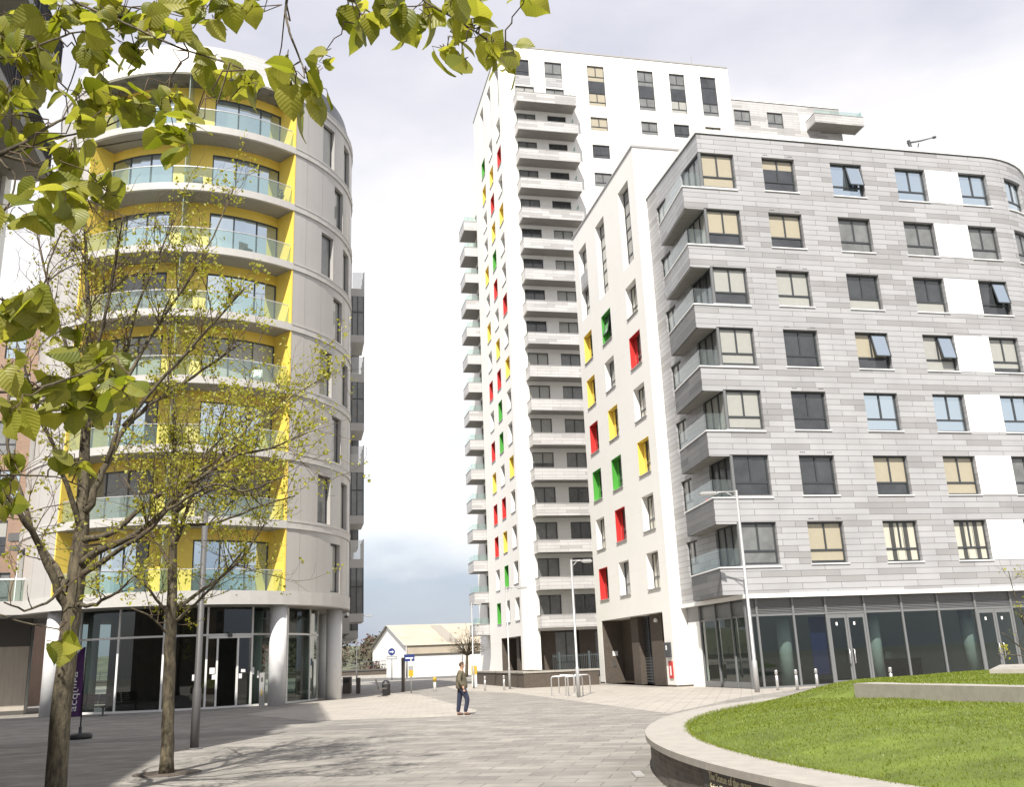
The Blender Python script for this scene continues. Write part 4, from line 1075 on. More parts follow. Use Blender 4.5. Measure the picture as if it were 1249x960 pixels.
for z in (18.9, 22.9, 26.9):
    bl = MB().mat('frame_grey'); bl.box(LM, 14, 32.4, -1.5, -0.003, z - .35, z); bl.mat('cream_soffit'); bl.box(LM, 14.05, 32.35, -1.45, -.01, z - .37, z - .352)
    bo = bl.build('balcony', r_lft)
    rl = MB().mat('black_metal'); rl.box(LM, 14, 32.35, -1.47, -1.41, z + 1.08, z + 1.14); rl.box(LM, 14, 32.35, -1.46, -1.42, z + .08, z + .12)
    for s_ in np.arange(14.1, 32.3, .13): rl.box(LM, s_, s_ + .03, -1.455, -1.425, z + .12, z + 1.08, 'td')
    for s_ in np.arange(14.1, 32.3, 1.5): rl.box(LM, s_, s_ + .08, -1.48, -1.40, z, z + 1.14, 'td')
    for u in np.arange(-1.35, -.05, .13): rl.box(LM, 32.3, 32.33, u, u + .03, z + .12, z + 1.08, 'td')
    rl.box(LM, 32.29, 32.34, -1.42, -.02, z + 1.08, z + 1.14)
    rl.build('railing', bo)
    pn = MB().mat('rail_glass'); 
    for s_ in np.arange(17.1, 32, 6): pn.box(LM, s_, s_ + 2.9, -1.40, -1.39, z + .15, z + 1.05)
    pn.build('balcony_screen', bo)

# =================================================================== beyond the road
def world_frame(P, az_deg):
    a = R(az_deg); ax = np.array([math.sin(a), math.cos(a), 0]); return flat(P, ax, np.array([math.cos(a), -math.sin(a), 0]))
# parapet wall of the road bridge with its coping and fence
r_par = thing('road_parapet', (-40, 150, 0), 'low brown parapet wall with a rail across the far side of the road', 'wall')
pf = flat((-140, 150, 0), np.array([1.0, 0, 0]), np.array([0, 1.0, 0]))
m_ = MB().mat('concrete'); m_.box(pf, 0, 240, 0, 0.35, -0.3, 0.35); m_.mat('brown_brick'); m_.box(pf, 0, 240, 0.06, 0.3, 0.35, 1.0); m_.mat('plate_dark'); m_.box(pf, 0, 240, -0.05, 0.4, 1.0, 1.25); m_.build('wall', r_par)
m_ = MB().mat('railing_dark')
for q in np.arange(0, 240, 3.0): m_.box(pf, q, q + .1, 0.1, 0.2, 1.25, 2.35)
m_.box(pf, 0, 240, 0.12, 0.18, 2.3, 2.38); m_.box(pf, 0, 240, 0.12, 0.18, 1.75, 1.82); m_.build('rail', r_par)
# warehouse with pitched roof
gN = at(495.5, 815, 140.0); gN[2] = 0; gF = at(454.5, 815, 158.0); gF[2] = 0
gd = (gF - gN); gw_ = np.linalg.norm(gd); gd /= gw_; ld = np.array([gd[1], -gd[0], 0])
r_wh = thing('warehouse', gN, 'long white warehouse with a cream pitched roof beyond the road', 'building')
WHm = flat(gN, ld, gd)
ez, rz_, mid = 4.3, 7.55, gw_ / 2
m_ = MB().mat('warehouse_wall')
m_.face([WHm(0, 0, -.3), WHm(0, gw_, -.3), WHm(0, gw_, ez), WHm(0, mid, rz_), WHm(0, 0, ez)])
m_.face([WHm(70, 0, -.3), WHm(70, gw_, -.3), WHm(70, gw_, ez), WHm(70, mid, rz_), WHm(70, 0, ez)])
m_.face([WHm(0, 0, -.3), WHm(70, 0, -.3), WHm(70, 0, ez), WHm(0, 0, ez)]); m_.face([WHm(0, gw_, -.3), WHm(70, gw_, -.3), WHm(70, gw_, ez), WHm(0, gw_, ez)])
m_.mat('plate_dark'); m_.box(WHm, 0, 70, -.12, -.003, 2.9, 3.1); m_.build('wall', r_wh)
m_ = MB().mat('warehouse_roof')
for a, b, c, d in ((-.3, ez - .05, mid, rz_), (gw_ + .3, ez - .05, mid, rz_)):
    m_.face([WHm(-.3, a, b + .05), WHm(70, a, b + .05), WHm(70, c, d + .05), WHm(-.3, c, d + .05)])
m_.box(WHm, 0.02, 70, -.09, -.004, 3.1, ez); m_.build('roof', r_wh)
m_ = MB().mat('rooflight'); f_ = lambda s, t: WHm(s, mid * t - .1 * (1 - t), ez + .1 + (rz_ - ez) * t); m_.face([f_(6.5, .06), f_(8.3, .06), f_(8.3, .93), f_(6.5, .93)]); m_.build('rooflight', r_wh)
m_ = MB().mat('coping_grey'); m_.tube([WHm(-.32, -.3, ez), WHm(-.32, mid, rz_ + .05), WHm(-.32, gw_ + .3, ez)], .1, 6); m_.tube([WHm(8.4, -.15, 0), WHm(8.4, -.15, ez)], .09, 6); m_.tube([WHm(0, -.15, 0), WHm(0, -.15, ez)], .11, 6); m_.build('trim', r_wh)
# russet bank of shrubs beside the parapet
rr = np.random.default_rng(12)
m_ = MB()
for i in range(34):
    t = i / 33; p = at(452 + t * 130, 812, 152 + rr.uniform(0, 8)); h = 2.6 - 1.5 * t if t > .45 else (1.4 + 1.4 * t)
    crown_cards(m_, (p[0], p[1], 0.9 + h * .35), 1.9, h * .7, 45, .35, rr, 'red_bush' if rr.random() < .7 else 'tree_olive')
tag(m_.build('shrub_bank'), kind='stuff')
# parked white vans seen over the parapet
# grey box pier by the road sign
pr = at(490, 815, 149.0)
m_ = MB().mat('concrete'); m_.box(flat((pr[0], 148.6, 0), np.array([1., 0, 0]), np.array([0, 1., 0])), -.95, .95, 0, 1.4, -.3, 2.5); m_.mat('plate_dark'); m_.box(flat((pr[0], 148.6, 0), np.array([1., 0, 0]), np.array([0, 1., 0])), -1.05, 1.05, -.1, 1.5, 2.5, 2.65)
tag(m_.build('concrete_pier'), 'square grey concrete pier standing at the road parapet', 'pier')

# =================================================================== street furniture
def round_post(mb, p, r, h, n=14): mb.lathe(p, [(r, 0), (r, h - .04), (r * .8, h), (0.001, h + .01)], n)
def bollard_proto():
    r = thing('bollard', (0, 0, 0), 'x', 'bollard', 'steel bollards round the plaza')
    m_ = MB().mat('stainless'); m_.lathe((0, 0, 0), [(.065, 0), (.065, .62), (.05, .63), (.05, .66), (.065, .67), (.065, .84), (.058, .86), (.001, .865)], 18); m_.build('post', r)
    m_ = MB().mat('frame_dark'); m_.lathe((0, 0, .625), [(.055, 0), (.055, .04)], 18); m_.build('band', r)
    return r
b0 = bollard_proto(); first = True
bl_spots = [((949, 842.5), 'steel bollard nearest the lamp post before the dark shopfront'), ((973, 842.3), 'steel bollard left of the glazed shop door, second from the lamp'),
            ((997.6, 841), 'steel bollard third from the lamp, just left of the shop door'), ((1089, 841), 'bollard top just showing over the lawn before the shopfront'),
            ((591.8, 843), 'white bollard before the left end of the stone planter'), ((615, 842.3), 'white bollard close beside the slim lamp at the planter')]
for (px, lab) in bl_spots:
    o = b0 if first else copy_tree(b0); first = False
    p = ground(*px); o.location = (p[0], p[1], 0.0); o['label'] = lab
def lamp(name, base_px, top_px, arm_px, label, mname, r=.06, head=.75):
    p = ground(*base_px); d = ray(*top_px); D = math.hypot(p[0], p[1]); h = H + d[2] * D / math.hypot(d[0], d[1])
    d2 = ray(*arm_px); e_ = np.array([0, 0, H]) + d2 * (p[1] / d2[1]); arm = e_[0] - p[0]
    r_ = thing(name, p, label, 'street lamp', 'slim street lamps with one arm')
    m_ = MB().mat(mname); m_.tube([p, p + ZV * 1.3, p + ZV * 1.35, p + ZV * h], [r * 1.5, r * 1.5, r, r * .75], 14); m_.build('pole', r_)
    m_ = MB().mat(mname); m_.tube([p + ZV * (h - .06), p + ZV * (h - .06) + np.array([arm * .5, 0, -.0]), p + ZV * (h - .1) + np.array([arm * .55, 0, -.02])], .035, 8); m_.tube([p + ZV * (h - .35), p + ZV * (h - .07) + np.array([arm * .3, 0, 0])], .02, 6); m_.build('arm', r_)
    m_ = MB().mat('lamp_grey'); hm = lambda s, u, z: p + ZV * (h - .14) + np.array([arm * .5 + s * np.sign(arm), u, z]); L_ = abs(arm) * .5
    m_.box(hm, 0, L_, -.14, .14, 0, .07); m_.box(hm, L_ * .1, L_ * .9, -.10, .10, .07, .12); m_.mat('white_paint'); m_.box(hm, .08, L_ - .06, -.1, .1, -.03, -.002); m_.build('lantern', r_)
    return r_
lamp('street_lamp', (924, 845), (900, 598), (853, 604), 'tall pale lamp post standing in front of the grey building', 'lamp_grey', .075)
lamp('street_lamp', (706, 851), (695, 683), (722, 684), 'pale lamp post beside the cycle stands', 'lamp_grey')
lamp('street_lamp', (622, 841), (620.5, 716), (643, 715), 'thin lamp post at the stone planter', 'lamp_grey', .05)
lamp('street_lamp', (578, 840), (569, 736), (587, 735), 'thin lamp post left of the tower, behind the man', 'lamp_grey', .05)
lamp('street_lamp', (435, 833), (441.5, 751), (455, 751.5), 'dark lamp post at the roadside right of the round building', 'lamp_dark', .06)
# plain tall pole before the round building, and the sign pole at the left edge
p = ground(237, 914); r_ = thing('tall_pole', p, 'plain grey pole standing right of the second tree', 'pole')
m_ = MB().mat('lamp_dark'); m_.tube([p, p + ZV * 1.4, p + ZV * 1.45, p + ZV * 6.0], [.105, .105, .085, .07], 16); m_.build('shaft', r_)
m_ = MB().mat('lamp_dark'); m_.lathe(p, [(.2, 0), (.2, .02), (.12, .03)], 16); m_.build('base_plate', r_)
p = at(4, 872, 53.0); p[2] = 0; pt = at(17, 672, 53.0)
r_ = thing('camera_pole', p, 'grey pole with a floodlight head and small sign at the far left edge', 'pole')
m_ = MB().mat('lamp_grey'); m_.tube([p, p + ZV * (pt[2])], [.13, .1], 12); m_.build('shaft', r_)
m_ = MB().mat('lamp_dark'); q = p + ZV * pt[2]; m_.box(lambda s, u, z: q + np.array([s, u, z]), -.45, .45, -.3, .3, 0, .25); m_.box(lambda s, u, z: q + np.array([s, u, z]), -.55, .35, -.35, .1, .5, .95); m_.tube([q, q + ZV * .6], .07, 8); m_.build('floodlight', r_)
q = p + ZV * (at(8, 762, 53.0)[2]); fm = lambda s, u, z: q + np.array([s, u, z])
m_ = MB().mat('paper_white'); m_.box(fm, -.4, .42, -.18, -.15, -.45, .5); m_.mat('sign_blue'); m_.box(fm, -.33, .36, -.186, -.182, -.35, -.1); m_.box(fm, -.2, .0, -.186, -.182, .08, .4); m_.build('sign_plate', r_)

# cycle stands
def hoop():
    r = thing('cycle_stand', (0, 0, 0), 'x', 'cycle stand', 'cycle stands before the tower')
    m_ = MB().mat('stainless')
    m_.tube([(-.4, 0, 0), (-.4, 0, .84), (-.37, 0, .89), (-.32, 0, .92), (.32, 0, .92), (.37, 0, .89), (.4, 0, .84), (.4, 0, 0)], .028, 10)
    m_.build('hoop', r)
    m_ = MB().mat('stainless')
    for x in (-.4, .4): m_.lathe((x, 0, 0), [(.08, 0), (.08, .012), (.03, .015)], 12)
    m_.build('base_plate', r)
    return r
h0 = hoop(); first = True
for px, lab in (((683.5, 850), 'steel hoop stand leftmost of the cycle stands'), ((692, 847.3), 'steel hoop stand second from left, farther back'), ((701, 850), 'steel hoop stand behind the lamp post foot'), ((710.5, 847.3), 'steel hoop stand rightmost of the cycle stands')):
    o = h0 if first else copy_tree(h0); first = False
    q = ground(*px); o.location = (q[0], q[1], 0); o.rotation_euler = (0, 0, -AZ * .3); o['label'] = lab
# stone planter by the tower
PN = ground(639.5, 840)
r_ = thing('stone_planter', PN, 'long dark stone planter with a pale coping in front of the tower', 'planter')
Pm = flat(PN, A, B)
m_ = MB().mat('brown_brick'); m_.box(Pm, 0, 19, 0, .4, 0, .9); m_.box(Pm, 0, .4, .401, 5, 0, .9); m_.box(Pm, .401, 19, 4.6, 5, 0, .9); m_.box(Pm, 18.6, 19, .401, 4.599, 0, .9); m_.mat('soil_green'); m_.face([Pm(.4, .4, .8), Pm(18.6, .4, .8), Pm(18.6, 4.6, .8), Pm(.4, 4.6, .8)])
m_.build('wall', r_)
m_ = MB().mat('coping_stone'); m_.box(Pm, -.05, 19.05, -.05, .5, .9, 1.02); m_.box(Pm, -.05, .5, .501, 5.05, .9, 1.02); m_.build('coping', r_)
# dark fence in front of the tower
fa, fb = ground(651, 838), ground(708, 838); fb = fa + B * 5.0
fa = np.array([2.0, 66.0, 0]) ; Fm = flat(fa, B, A)
r_ = thing('metal_fence', fa, 'dark vertical-bar metal fence before the tower ground floor', 'fence')
m_ = MB().mat('railing_dark')
for q in np.arange(0, 5.2, .13): m_.box(Fm, q, q + .025, 0, .025, .1, 2.0)
m_.box(Fm, 0, 5.2, -.01, .035, .12, .17); m_.box(Fm, 0, 5.2, -.01, .035, 1.85, 1.9)
m_.build('bars', r_)
for q in (0.4, 2.5, 4.6):
    m_ = MB().mat('railing_dark'); m_.box(Fm, q, q + .12, -.05, .07, 0, 2.15); m_.build('post', r_)
# sign posts, bins and bench between the round building and the road
q = ground(500, 844); r_ = thing('sign_totem', q, 'brown square post carrying a small blue street sign', 'sign')
m_ = MB().mat('bench_wood'); m_.box(lambda s, u, z: q + np.array([s, u, z]), -.55, -.32, -.1, .1, 0, 2.2); m_.build('post', r_)
m_ = MB().mat('sign_blue'); m_.box(lambda s, u, z: q + np.array([s, u, z]), -.35, .35, -.16, -.11, 1.95, 2.4); m_.mat('paper_white'); m_.box(lambda s, u, z: q + np.array([s, u, z]), -.26, .26, -.166, -.162, 2.12, 2.2); m_.build('sign_board', r_)
q = ground(498.8, 846); q = q + np.array([.15, 0, 0]); r_ = thing('parking_sign_post', q, 'slim grey post with a yellow and blue notice panel', 'sign')
m_ = MB().mat('lamp_grey'); m_.tube([q, q + ZV * 2.1], .05, 8); m_.build('post', r_)
m_ = MB().mat('sign_yellow'); m_.box(lambda s, u, z: q + np.array([s, u, z]), -.16, .16, -.09, -.055, 1.0, 1.4); m_.mat('sign_grey'); m_.box(lambda s, u, z: q + np.array([s, u, z]), -.16, .16, -.09, -.055, 1.401, 1.65); m_.build('notice_panel', r_)
q = ground(530.5, 844); r_ = thing('marker_post', q, 'short white post with a yellow top at the kerb', 'post')
m_ = MB().mat('white_paint'); round_post(m_, q, .09, .68); m_.build('post', r_); m_ = MB().mat('sign_yellow'); round_post(m_, q + ZV * .62, .12, .27); m_.build('yellow_top', r_)
q = ground(579, 838); r_ = thing('ticket_post', q, 'tall white and yellow post just right of the man', 'post')
m_ = MB().mat('white_paint'); m_.box(lambda s, u, z: q + np.array([s, u, z]), -.18, .18, -.12, .12, 0, .85); m_.build('post', r_); m_ = MB().mat('sign_yellow'); m_.box(lambda s, u, z: q + np.array([s, u, z]), -.2, .2, -.14, .14, .85, 1.45); m_.build('yellow_panel', r_)
q = at(478, 830, 118.0); q[2] = -.12; r_ = thing('round_road_sign', q, 'round blue road sign with a white arrow above a grey plate', 'road sign')
zc = at(477.6, 795.5, 118.0)[2]
m_ = MB().mat('lamp_grey'); m_.tube([q, q + ZV * (zc + .75)], .06, 8); m_.build('post', r_)
m_ = MB().mat('sign_blue'); V = [q + np.array([.42 * math.cos(k * math.pi / 14), -.1, zc + .12 + .42 * math.sin(k * math.pi / 14)]) for k in range(28)]; m_.face(V); V2 = [v + np.array([0, .04, 0]) for v in V]; m_.face(V2[::-1])
for k in range(28): m_.face([V[k], V2[k], V2[(k + 1) % 28], V[(k + 1) % 28]])
m_.mat('paper_white'); m_.face([q + np.array([x_, -.105, zc + .12 + z_]) for x_, z_ in ((-.26, -.05), (.05, -.05), (.05, -.16), (.28, 0), (.05, .16), (.05, .05), (-.26, .05))]); m_.build('disc', r_)
m_ = MB().mat('sign_grey'); m_.box(lambda s, u, z: q + np.array([s, u, z]), -.62, .62, -.11, -.07, zc - .78, zc - .36); m_.mat('paper_white'); m_.box(lambda s, u, z: q + np.array([s, u, z]), -.48, .48, -.116, -.112, zc - .62, zc - .52); m_.build('plate', r_)
q = ground(423.5, 847); r_ = thing('litter_bin', q, 'tall brown litter bin beside the right column of the round building', 'bin')
m_ = MB().mat('bench_wood'); m_.box(lambda s, u, z: q + np.array([s, u, z]), -.27, .27, -.25, .25, 0.04, 1.05); m_.mat('lamp_grey'); m_.box(lambda s, u, z: q + np.array([s, u, z]), -.29, .29, -.27, .27, 1.05, 1.12); m_.box(lambda s, u, z: q + np.array([s, u, z]), -.24, .24, -.22, .22, 0, .04); m_.build('body', r_)
m_ = MB().mat('black_metal'); m_.box(lambda s, u, z: q + np.array([s, u, z]), -.17, .17, -.256, -.252, .72, .95); m_.build('opening', r_)
q = ground(437, 846.5); r_ = thing('wooden_post', q, 'short dark wooden post near the litter bin', 'post'); m_ = MB().mat('bench_wood'); m_.box(lambda s, u, z: q + np.array([s, u, z]), -.13, .13, -.13, .13, 0, 1.0); m_.build('shaft', r_); m_ = MB().mat('lamp_grey'); m_.box(lambda s, u, z: q + np.array([s, u, z]), -.14, .14, -.14, .14, 1.0, 1.03); m_.build('cap', r_)
q = ground(471, 848.5); r_ = thing('black_bin', q, 'rounded black bin standing behind the end-on bench', 'bin'); m_ = MB().mat('black_metal'); m_.lathe(q, [(.2, 0), (.26, .05), (.26, .65), (.22, .8), (.1, .88), (.02, .9)], 18); m_.build('body', r_); m_ = MB().mat('lamp_dark'); m_.lathe(q, [(.28, .62), (.28, .68)], 18); m_.build('rim', r_)
def bench(loc, rz, label, seats=3, name='metal_bench'):
    r = thing(name, loc, label, 'bench', 'slatted benches on the plaza')
    r.rotation_euler = (0, 0, 0); c, s_ = math.cos(rz), math.sin(rz)
    def M(a, u, z): return np.array([loc[0] + a * c - u * s_, loc[1] + a * s_ + u * c, z])
    W = .62
    for j in range(seats):
        x0 = (j - seats / 2) * W
        m_ = MB().mat('bench_wood')
        for q in range(5): m_.box(M, x0 + .02, x0 + W - .02, -.42 + q * .09, -.337 + q * .09, .42, .46)
        m_.build('seat', r)
        m_ = MB().mat('bench_wood')
        for q in range(5):
            def Mb(a, u, z, q=q): return M(a, u + .08 + (z - .5) * .28, z)
            m_.box(Mb, x0 + .02, x0 + W - .02, 0, .03, .52 + q * .095, .606 + q * .095)
        m_.build('backrest', r)
    for x0 in (-seats / 2 * W + .15, seats / 2 * W - .15):
        m_ = MB().mat('lamp_dark'); m_.box(M, x0 - .03, x0 + .03, -.2, -.12, 0, .42); m_.box(M, x0 - .03, x0 + .03, -.4, .1, .39, .425); m_.box(M, x0 - .06, x0 + .06, -.42, .12, 0, .03)
        m_.tube([M(x0, .06, .41), M(x0, .1, .55), M(x0, .24, 1.0)], .025, 8); m_.build('leg', r)
    m_ = MB().mat('lamp_grey'); m_.box(M, -seats / 2 * W, seats / 2 * W, -.18, -.1, .36, .39); m_.build('rail', r)
    return r
bq = RM(-27.5, 0, 0, 9.3)
bench(bq, R(27.5) * -1 + math.atan2(E0[1], E0[0]), 'three-seat slatted bench against the round building windows')
bench(ground(463, 850), R(95), 'small bench seen end-on near the black bin', 2)
# feather banner on a round foot
q = ground(97, 902); r_ = thing('feather_banner', q, 'purple feather banner on a round black foot behind the first tree', 'banner')
m_ = MB().mat('black_metal'); m_.lathe(q, [(.34, 0), (.36, .05), (.36, .12), (.3, .16), (.05, .17), (.05, .34), (.03, .36)], 24); m_.build('foot', r_)
m_ = MB().mat('black_metal'); m_.tube([q + ZV * .3, q + ZV * 2.2, q + ZV * 2.72], [.022, .018, .012], 8); m_.build('pole', r_)
m_ = MB().mat('purple_cloth'); zs = np.linspace(.66, 2.7, 12)
def fl(t, z): return q + np.array([-.02 - t * (.42 if z < 2.35 else .42 * max(.15, (2.75 - z) / .4)), .04 * math.sin(t * 5 + z * 2), z])
for a, b in zip(zs[:-1], zs[1:]):
    for c, d in zip(np.linspace(0, 1, 6)[:-1], np.linspace(0, 1, 6)[1:]): m_.face([fl(c, a), fl(d, a), fl(d, b), fl(c, b)], smooth=True)
fo = m_.build('flag', r_)
def text_mesh(name, body, size, mname, fn, parent, extrude=.004):
    cu = bpy.data.curves.new('lettering', 'FONT'); cu.body = body; cu.size = size; cu.extrude = extrude
    tmp = bpy.data.objects.new('lettering', cu); COL.objects.link(tmp)
    dg = bpy.context.evaluated_depsgraph_get(); me = bpy.data.meshes.new_from_object(tmp.evaluated_get(dg))
    bpy.data.objects.remove(tmp)
    for v in me.vertices: v.co = Vector(fn(v.co.x, v.co.y, v.co.z))
    me.materials.clear(); me.materials.append(MATS[mname])
    o = bpy.data.objects.new(name, me); COL.objects.link(o); o.parent = parent
    o.matrix_parent_inverse = Matrix.Identity(4) if parent.type == 'MESH' else Matrix.Translation(-Vector(parent.location))
    return o
text_mesh('lettering', 'acquire', .40, 'paper_white', lambda x, y, z: fl(.78, .8 + x) + np.array([.0 + -y * .8 + .2, -.05 - z, 0]), fo)
# steel entry post at the doors
q = RM(27.6, 0, 0, 8.1); r_ = thing('entry_post', q, 'slim steel door-entry post by the entrance of the round building', 'post')
m_ = MB().mat('stainless'); em = lambda s, u, z: q + np.array([s, u, z]); m_.box(em, -.13, .13, -.1, .1, 0, 1.65); m_.build('housing', r_)
m_ = MB().mat('plate_dark'); m_.box(em, -.06, .06, -.106, -.102, 1.2, 1.42); m_.mat('sign_yellow'); m_.box(em, -.03, .03, -.106, -.102, .5, .8); m_.build('keypad', r_)
# roof mast on the grey building
q = np.array(at(1112, 176, 50.0)); q[2] = GZ + .25; r_ = thing('roof_mast', q, 'small dark mast with a side arm on the roof of the grey building', 'mast')
m_ = MB().mat('black_metal'); m_.tube([q, q + np.array([-.16, 0, 1.15])], .1, 8); m_.tube([q + np.array([.12, 0, 0]), q + np.array([.42, 0, .95])], .03, 6); m_.build('mount', r_)
m_ = MB().mat('lamp_dark'); m_.tube([q + np.array([-.25, 0, 1.0]), q + np.array([.6, 0, 1.12]), q + np.array([1.35, 0, 1.3])], [.06, .05, .025], 8); m_.lathe(q + np.array([1.4, 0, 1.24]), [(.02, 0), (.12, .03), (.12, .1), (.02, .14)], 12); m_.build('arm', r_)

# =================================================================== raised lawn with its curved wall
LCx, LCy, LR = 18.4, 14.6, 16.55
r_w = thing('curved_wall', (LCx - LR, LCy, 0), 'curved dark brick wall with a pale stone coping round the lawn', 'wall')
def CM(s, u, z):                  # s metres along the outer edge, clockwise seen from above, from the left-most point; u inward
    a = math.pi - s / LR; r = LR - u
    return np.array([LCx + r * math.cos(a), LCy + r * math.sin(a), z])
m_ = MB().mat('wall_brick')
for a in np.arange(-14, 30, .5): m_.box(CM, a, a + .5, .07, .35, 0, .46, 'lrb')
m_.build('brickwork', r_w)
m_ = MB().mat('coping_stone')
for a in np.arange(-14, 30, 1.6):
    for b_ in (0, .4, .8, 1.2): m_.box(CM, a + b_, a + b_ + (.4 if b_ < 1.2 else .392), 0, .72, .465, .55, ('l' if b_ > 0 else '') + ('r' if b_ < 1.2 else ''))
m_.build('coping', r_w)
m_ = MB().mat('plate_dark')
for a in np.arange(-7.6, -2.5, .1): m_.box(CM, a, a + .1, .055, .069, .06, .455, 'lrb')
pl_ = m_.build('inscription_plate', r_w)
for body, s0, z0, sz in (('The Statue of the great', -2.72, .355, .125), ('Saint Christopher who', -2.74, .235, .125), ('stood upon this place', -2.74, .115, .125), ('An', -4.45, .30, .17), ('Abbey', -4.45, .12, .15)):
    text_mesh('inscription', body, sz, 'bronze_letters', lambda x, y, z, s0=s0, z0=z0: CM(s0 - x, .05 - z, z0 + y), pl_)
# lawn surface
SL0 = np.array([6.78, 20.4]); SLd = np.array([1.26, -4.4]); SLd /= np.linalg.norm(SLd); SLn = np.array([-SLd[1], SLd[0]])
def lawn_z(x, y):
    d = (LR - .70) - np.hypot(x - LCx, y - LCy)
    z = .50 + .30 * (1 - np.exp(-np.maximum(d, 0) / 1.5))
    rx, ry = x - SL0[0], y - SL0[1]
    t = rx * SLd[0] + ry * SLd[1]; n_ = rx * SLn[0] + ry * SLn[1]
    w = .12 + np.maximum(-t, 0) * .9
    f = np.clip((n_ - .25) / w + .5, 0, 1)
    z = z + .24 * f * f * (3 - 2 * f) * np.clip(d / 1.5, 0, 1)
    return z + .012 * np.sin(x * 1.7 + y) + .01 * np.sin(y * 2.3 - x * .6)
m_ = MB().mat('soil_green')
nr, na = 120, 200
rs = (LR - .70) * np.linspace(0.0, 1, nr) ** 0.6
V = []; Pp = []
for r in rs:
    for j in range(na):
        a = 2 * math.pi * j / na; x = LCx + r * math.cos(a); y = LCy + r * math.sin(a)
        V.append((x, y, float(lawn_z(x, y))))
for i in range(nr - 1):
    for j in range(na): Pp.append((i * na + j, i * na + (j + 1) % na, (i + 1) * na + (j + 1) % na, (i + 1) * na + j))
m_.faces(V, Pp, smooth=True)
tag(m_.build('lawn'), kind='structure')
# grass blades over the part of the lawn in view
NBL = 150000
gx = rng.uniform(1.5, 17, NBL * 2); gy = rng.uniform(4.5, 31, NBL * 2)
ok = (np.hypot(gx - LCx, gy - LCy) < LR - .68) & (gx < gy * .62 + 1.0)
gx, gy = gx[ok][:NBL], gy[ok][:NBL]
far_ = np.hypot(gx, gy) / 14
nb = len(gx); gz = lawn_z(gx, gy) - .004
an = rng.uniform(0, 2 * math.pi, nb); hh = rng.uniform(.014, .036, nb); ww = rng.uniform(.004, .008, nb) * np.clip(far_, .8, 2)
lx, ly = rng.normal(0, .018, nb), rng.normal(0, .018, nb)
co = np.empty((nb, 3, 3))
co[:, 0] = np.c_[gx - np.cos(an) * ww, gy - np.sin(an) * ww, gz]; co[:, 1] = np.c_[gx + np.cos(an) * ww, gy + np.sin(an) * ww, gz]; co[:, 2] = np.c_[gx + lx, gy + ly, gz + hh]
ne = 9000; ea = rng.uniform(math.pi * .55, math.pi * 1.35, ne); er = LR - .70 + rng.uniform(-.06, .015, ne)
ex, ey = LCx + er * np.cos(ea), LCy + er * np.sin(ea); eh = rng.uniform(.025, .075, ne); ew = rng.uniform(.004, .008, ne) * 1.2; et = rng.uniform(0, 6.3, ne)
ce = np.empty((ne, 3, 3)); ez_ = np.full(ne, .50)
ce[:, 0] = np.c_[ex - np.cos(et) * ew, ey - np.sin(et) * ew, ez_]; ce[:, 1] = np.c_[ex + np.cos(et) * ew, ey + np.sin(et) * ew, ez_]
ce[:, 2] = np.c_[ex + np.cos(ea) * rng.uniform(0, .06, ne) + rng.normal(0, .02, ne), ey + np.sin(ea) * rng.uniform(0, .06, ne) + rng.normal(0, .02, ne), ez_ + .03 + eh]
co = np.concatenate([co, ce])
def tri_mesh(name, co, mname, nv=3):
    n_ = len(co); me = bpy.data.meshes.new(name)
    me.vertices.add(n_ * nv); me.vertices.foreach_set('co', co.reshape(-1).astype(np.float32))
    me.loops.add(n_ * nv); me.loops.foreach_set('vertex_index', np.arange(n_ * nv, dtype=np.int32))
    me.polygons.add(n_); me.polygons.foreach_set('loop_start', np.arange(0, n_ * nv, nv, dtype=np.int32)); me.polygons.foreach_set('loop_total', np.full(n_, nv, dtype=np.int32))
    me.materials.append(MATS[mname]); me.update(calc_edges=True); me.validate()
    return me
leaf_mat('grass_leaf', (0.10, 0.145, 0.008), (0.21, 0.24, 0.026), 0.3)
o = bpy.data.objects.new('grass', tri_mesh('grass', co, 'grass_leaf')); COL.objects.link(o); tag(o, kind='stuff')
# stone edges in the lawn
e1 = np.array([SLd[0], SLd[1], 0]); e2 = np.array([SLn[0], SLn[1], 0])
m_ = MB().mat('coping_stone'); bm_ = flat((SL0[0], SL0[1], 0), e1, e2)
for a in range(0, 9, 3): m_.box(bm_, a + .0, a + 2.994, 0, .5, .6, 1.04)
tag(m_.build('stone_edging'), 'long pale stone edging bar set into the lawn at right', 'edging')
m_ = MB().mat('coping_stone'); u1 = np.array([.48, .875, 0]); u2 = np.array([.89, -.46, 0])
m_.box(flat((10.5, 22.3, 0), u1, u2), 0, 4.5, 0, 8, .8, 1.14)
tag(m_.build('stone_platform'), 'flat pale stone platform at the top of the lawn, right edge', 'platform')
m_ = MB().mat('stainless'); gq = ground(778, 946); m_.box(lambda s, u, z: gq + np.array([s, u, z]), -.07, .07, -.3, .3, .006, .03); m_.build('drain_cover')
tag(bpy.data.objects['drain_cover'], 'small pale drain cover in the paving beside the curved wall', 'drain cover')

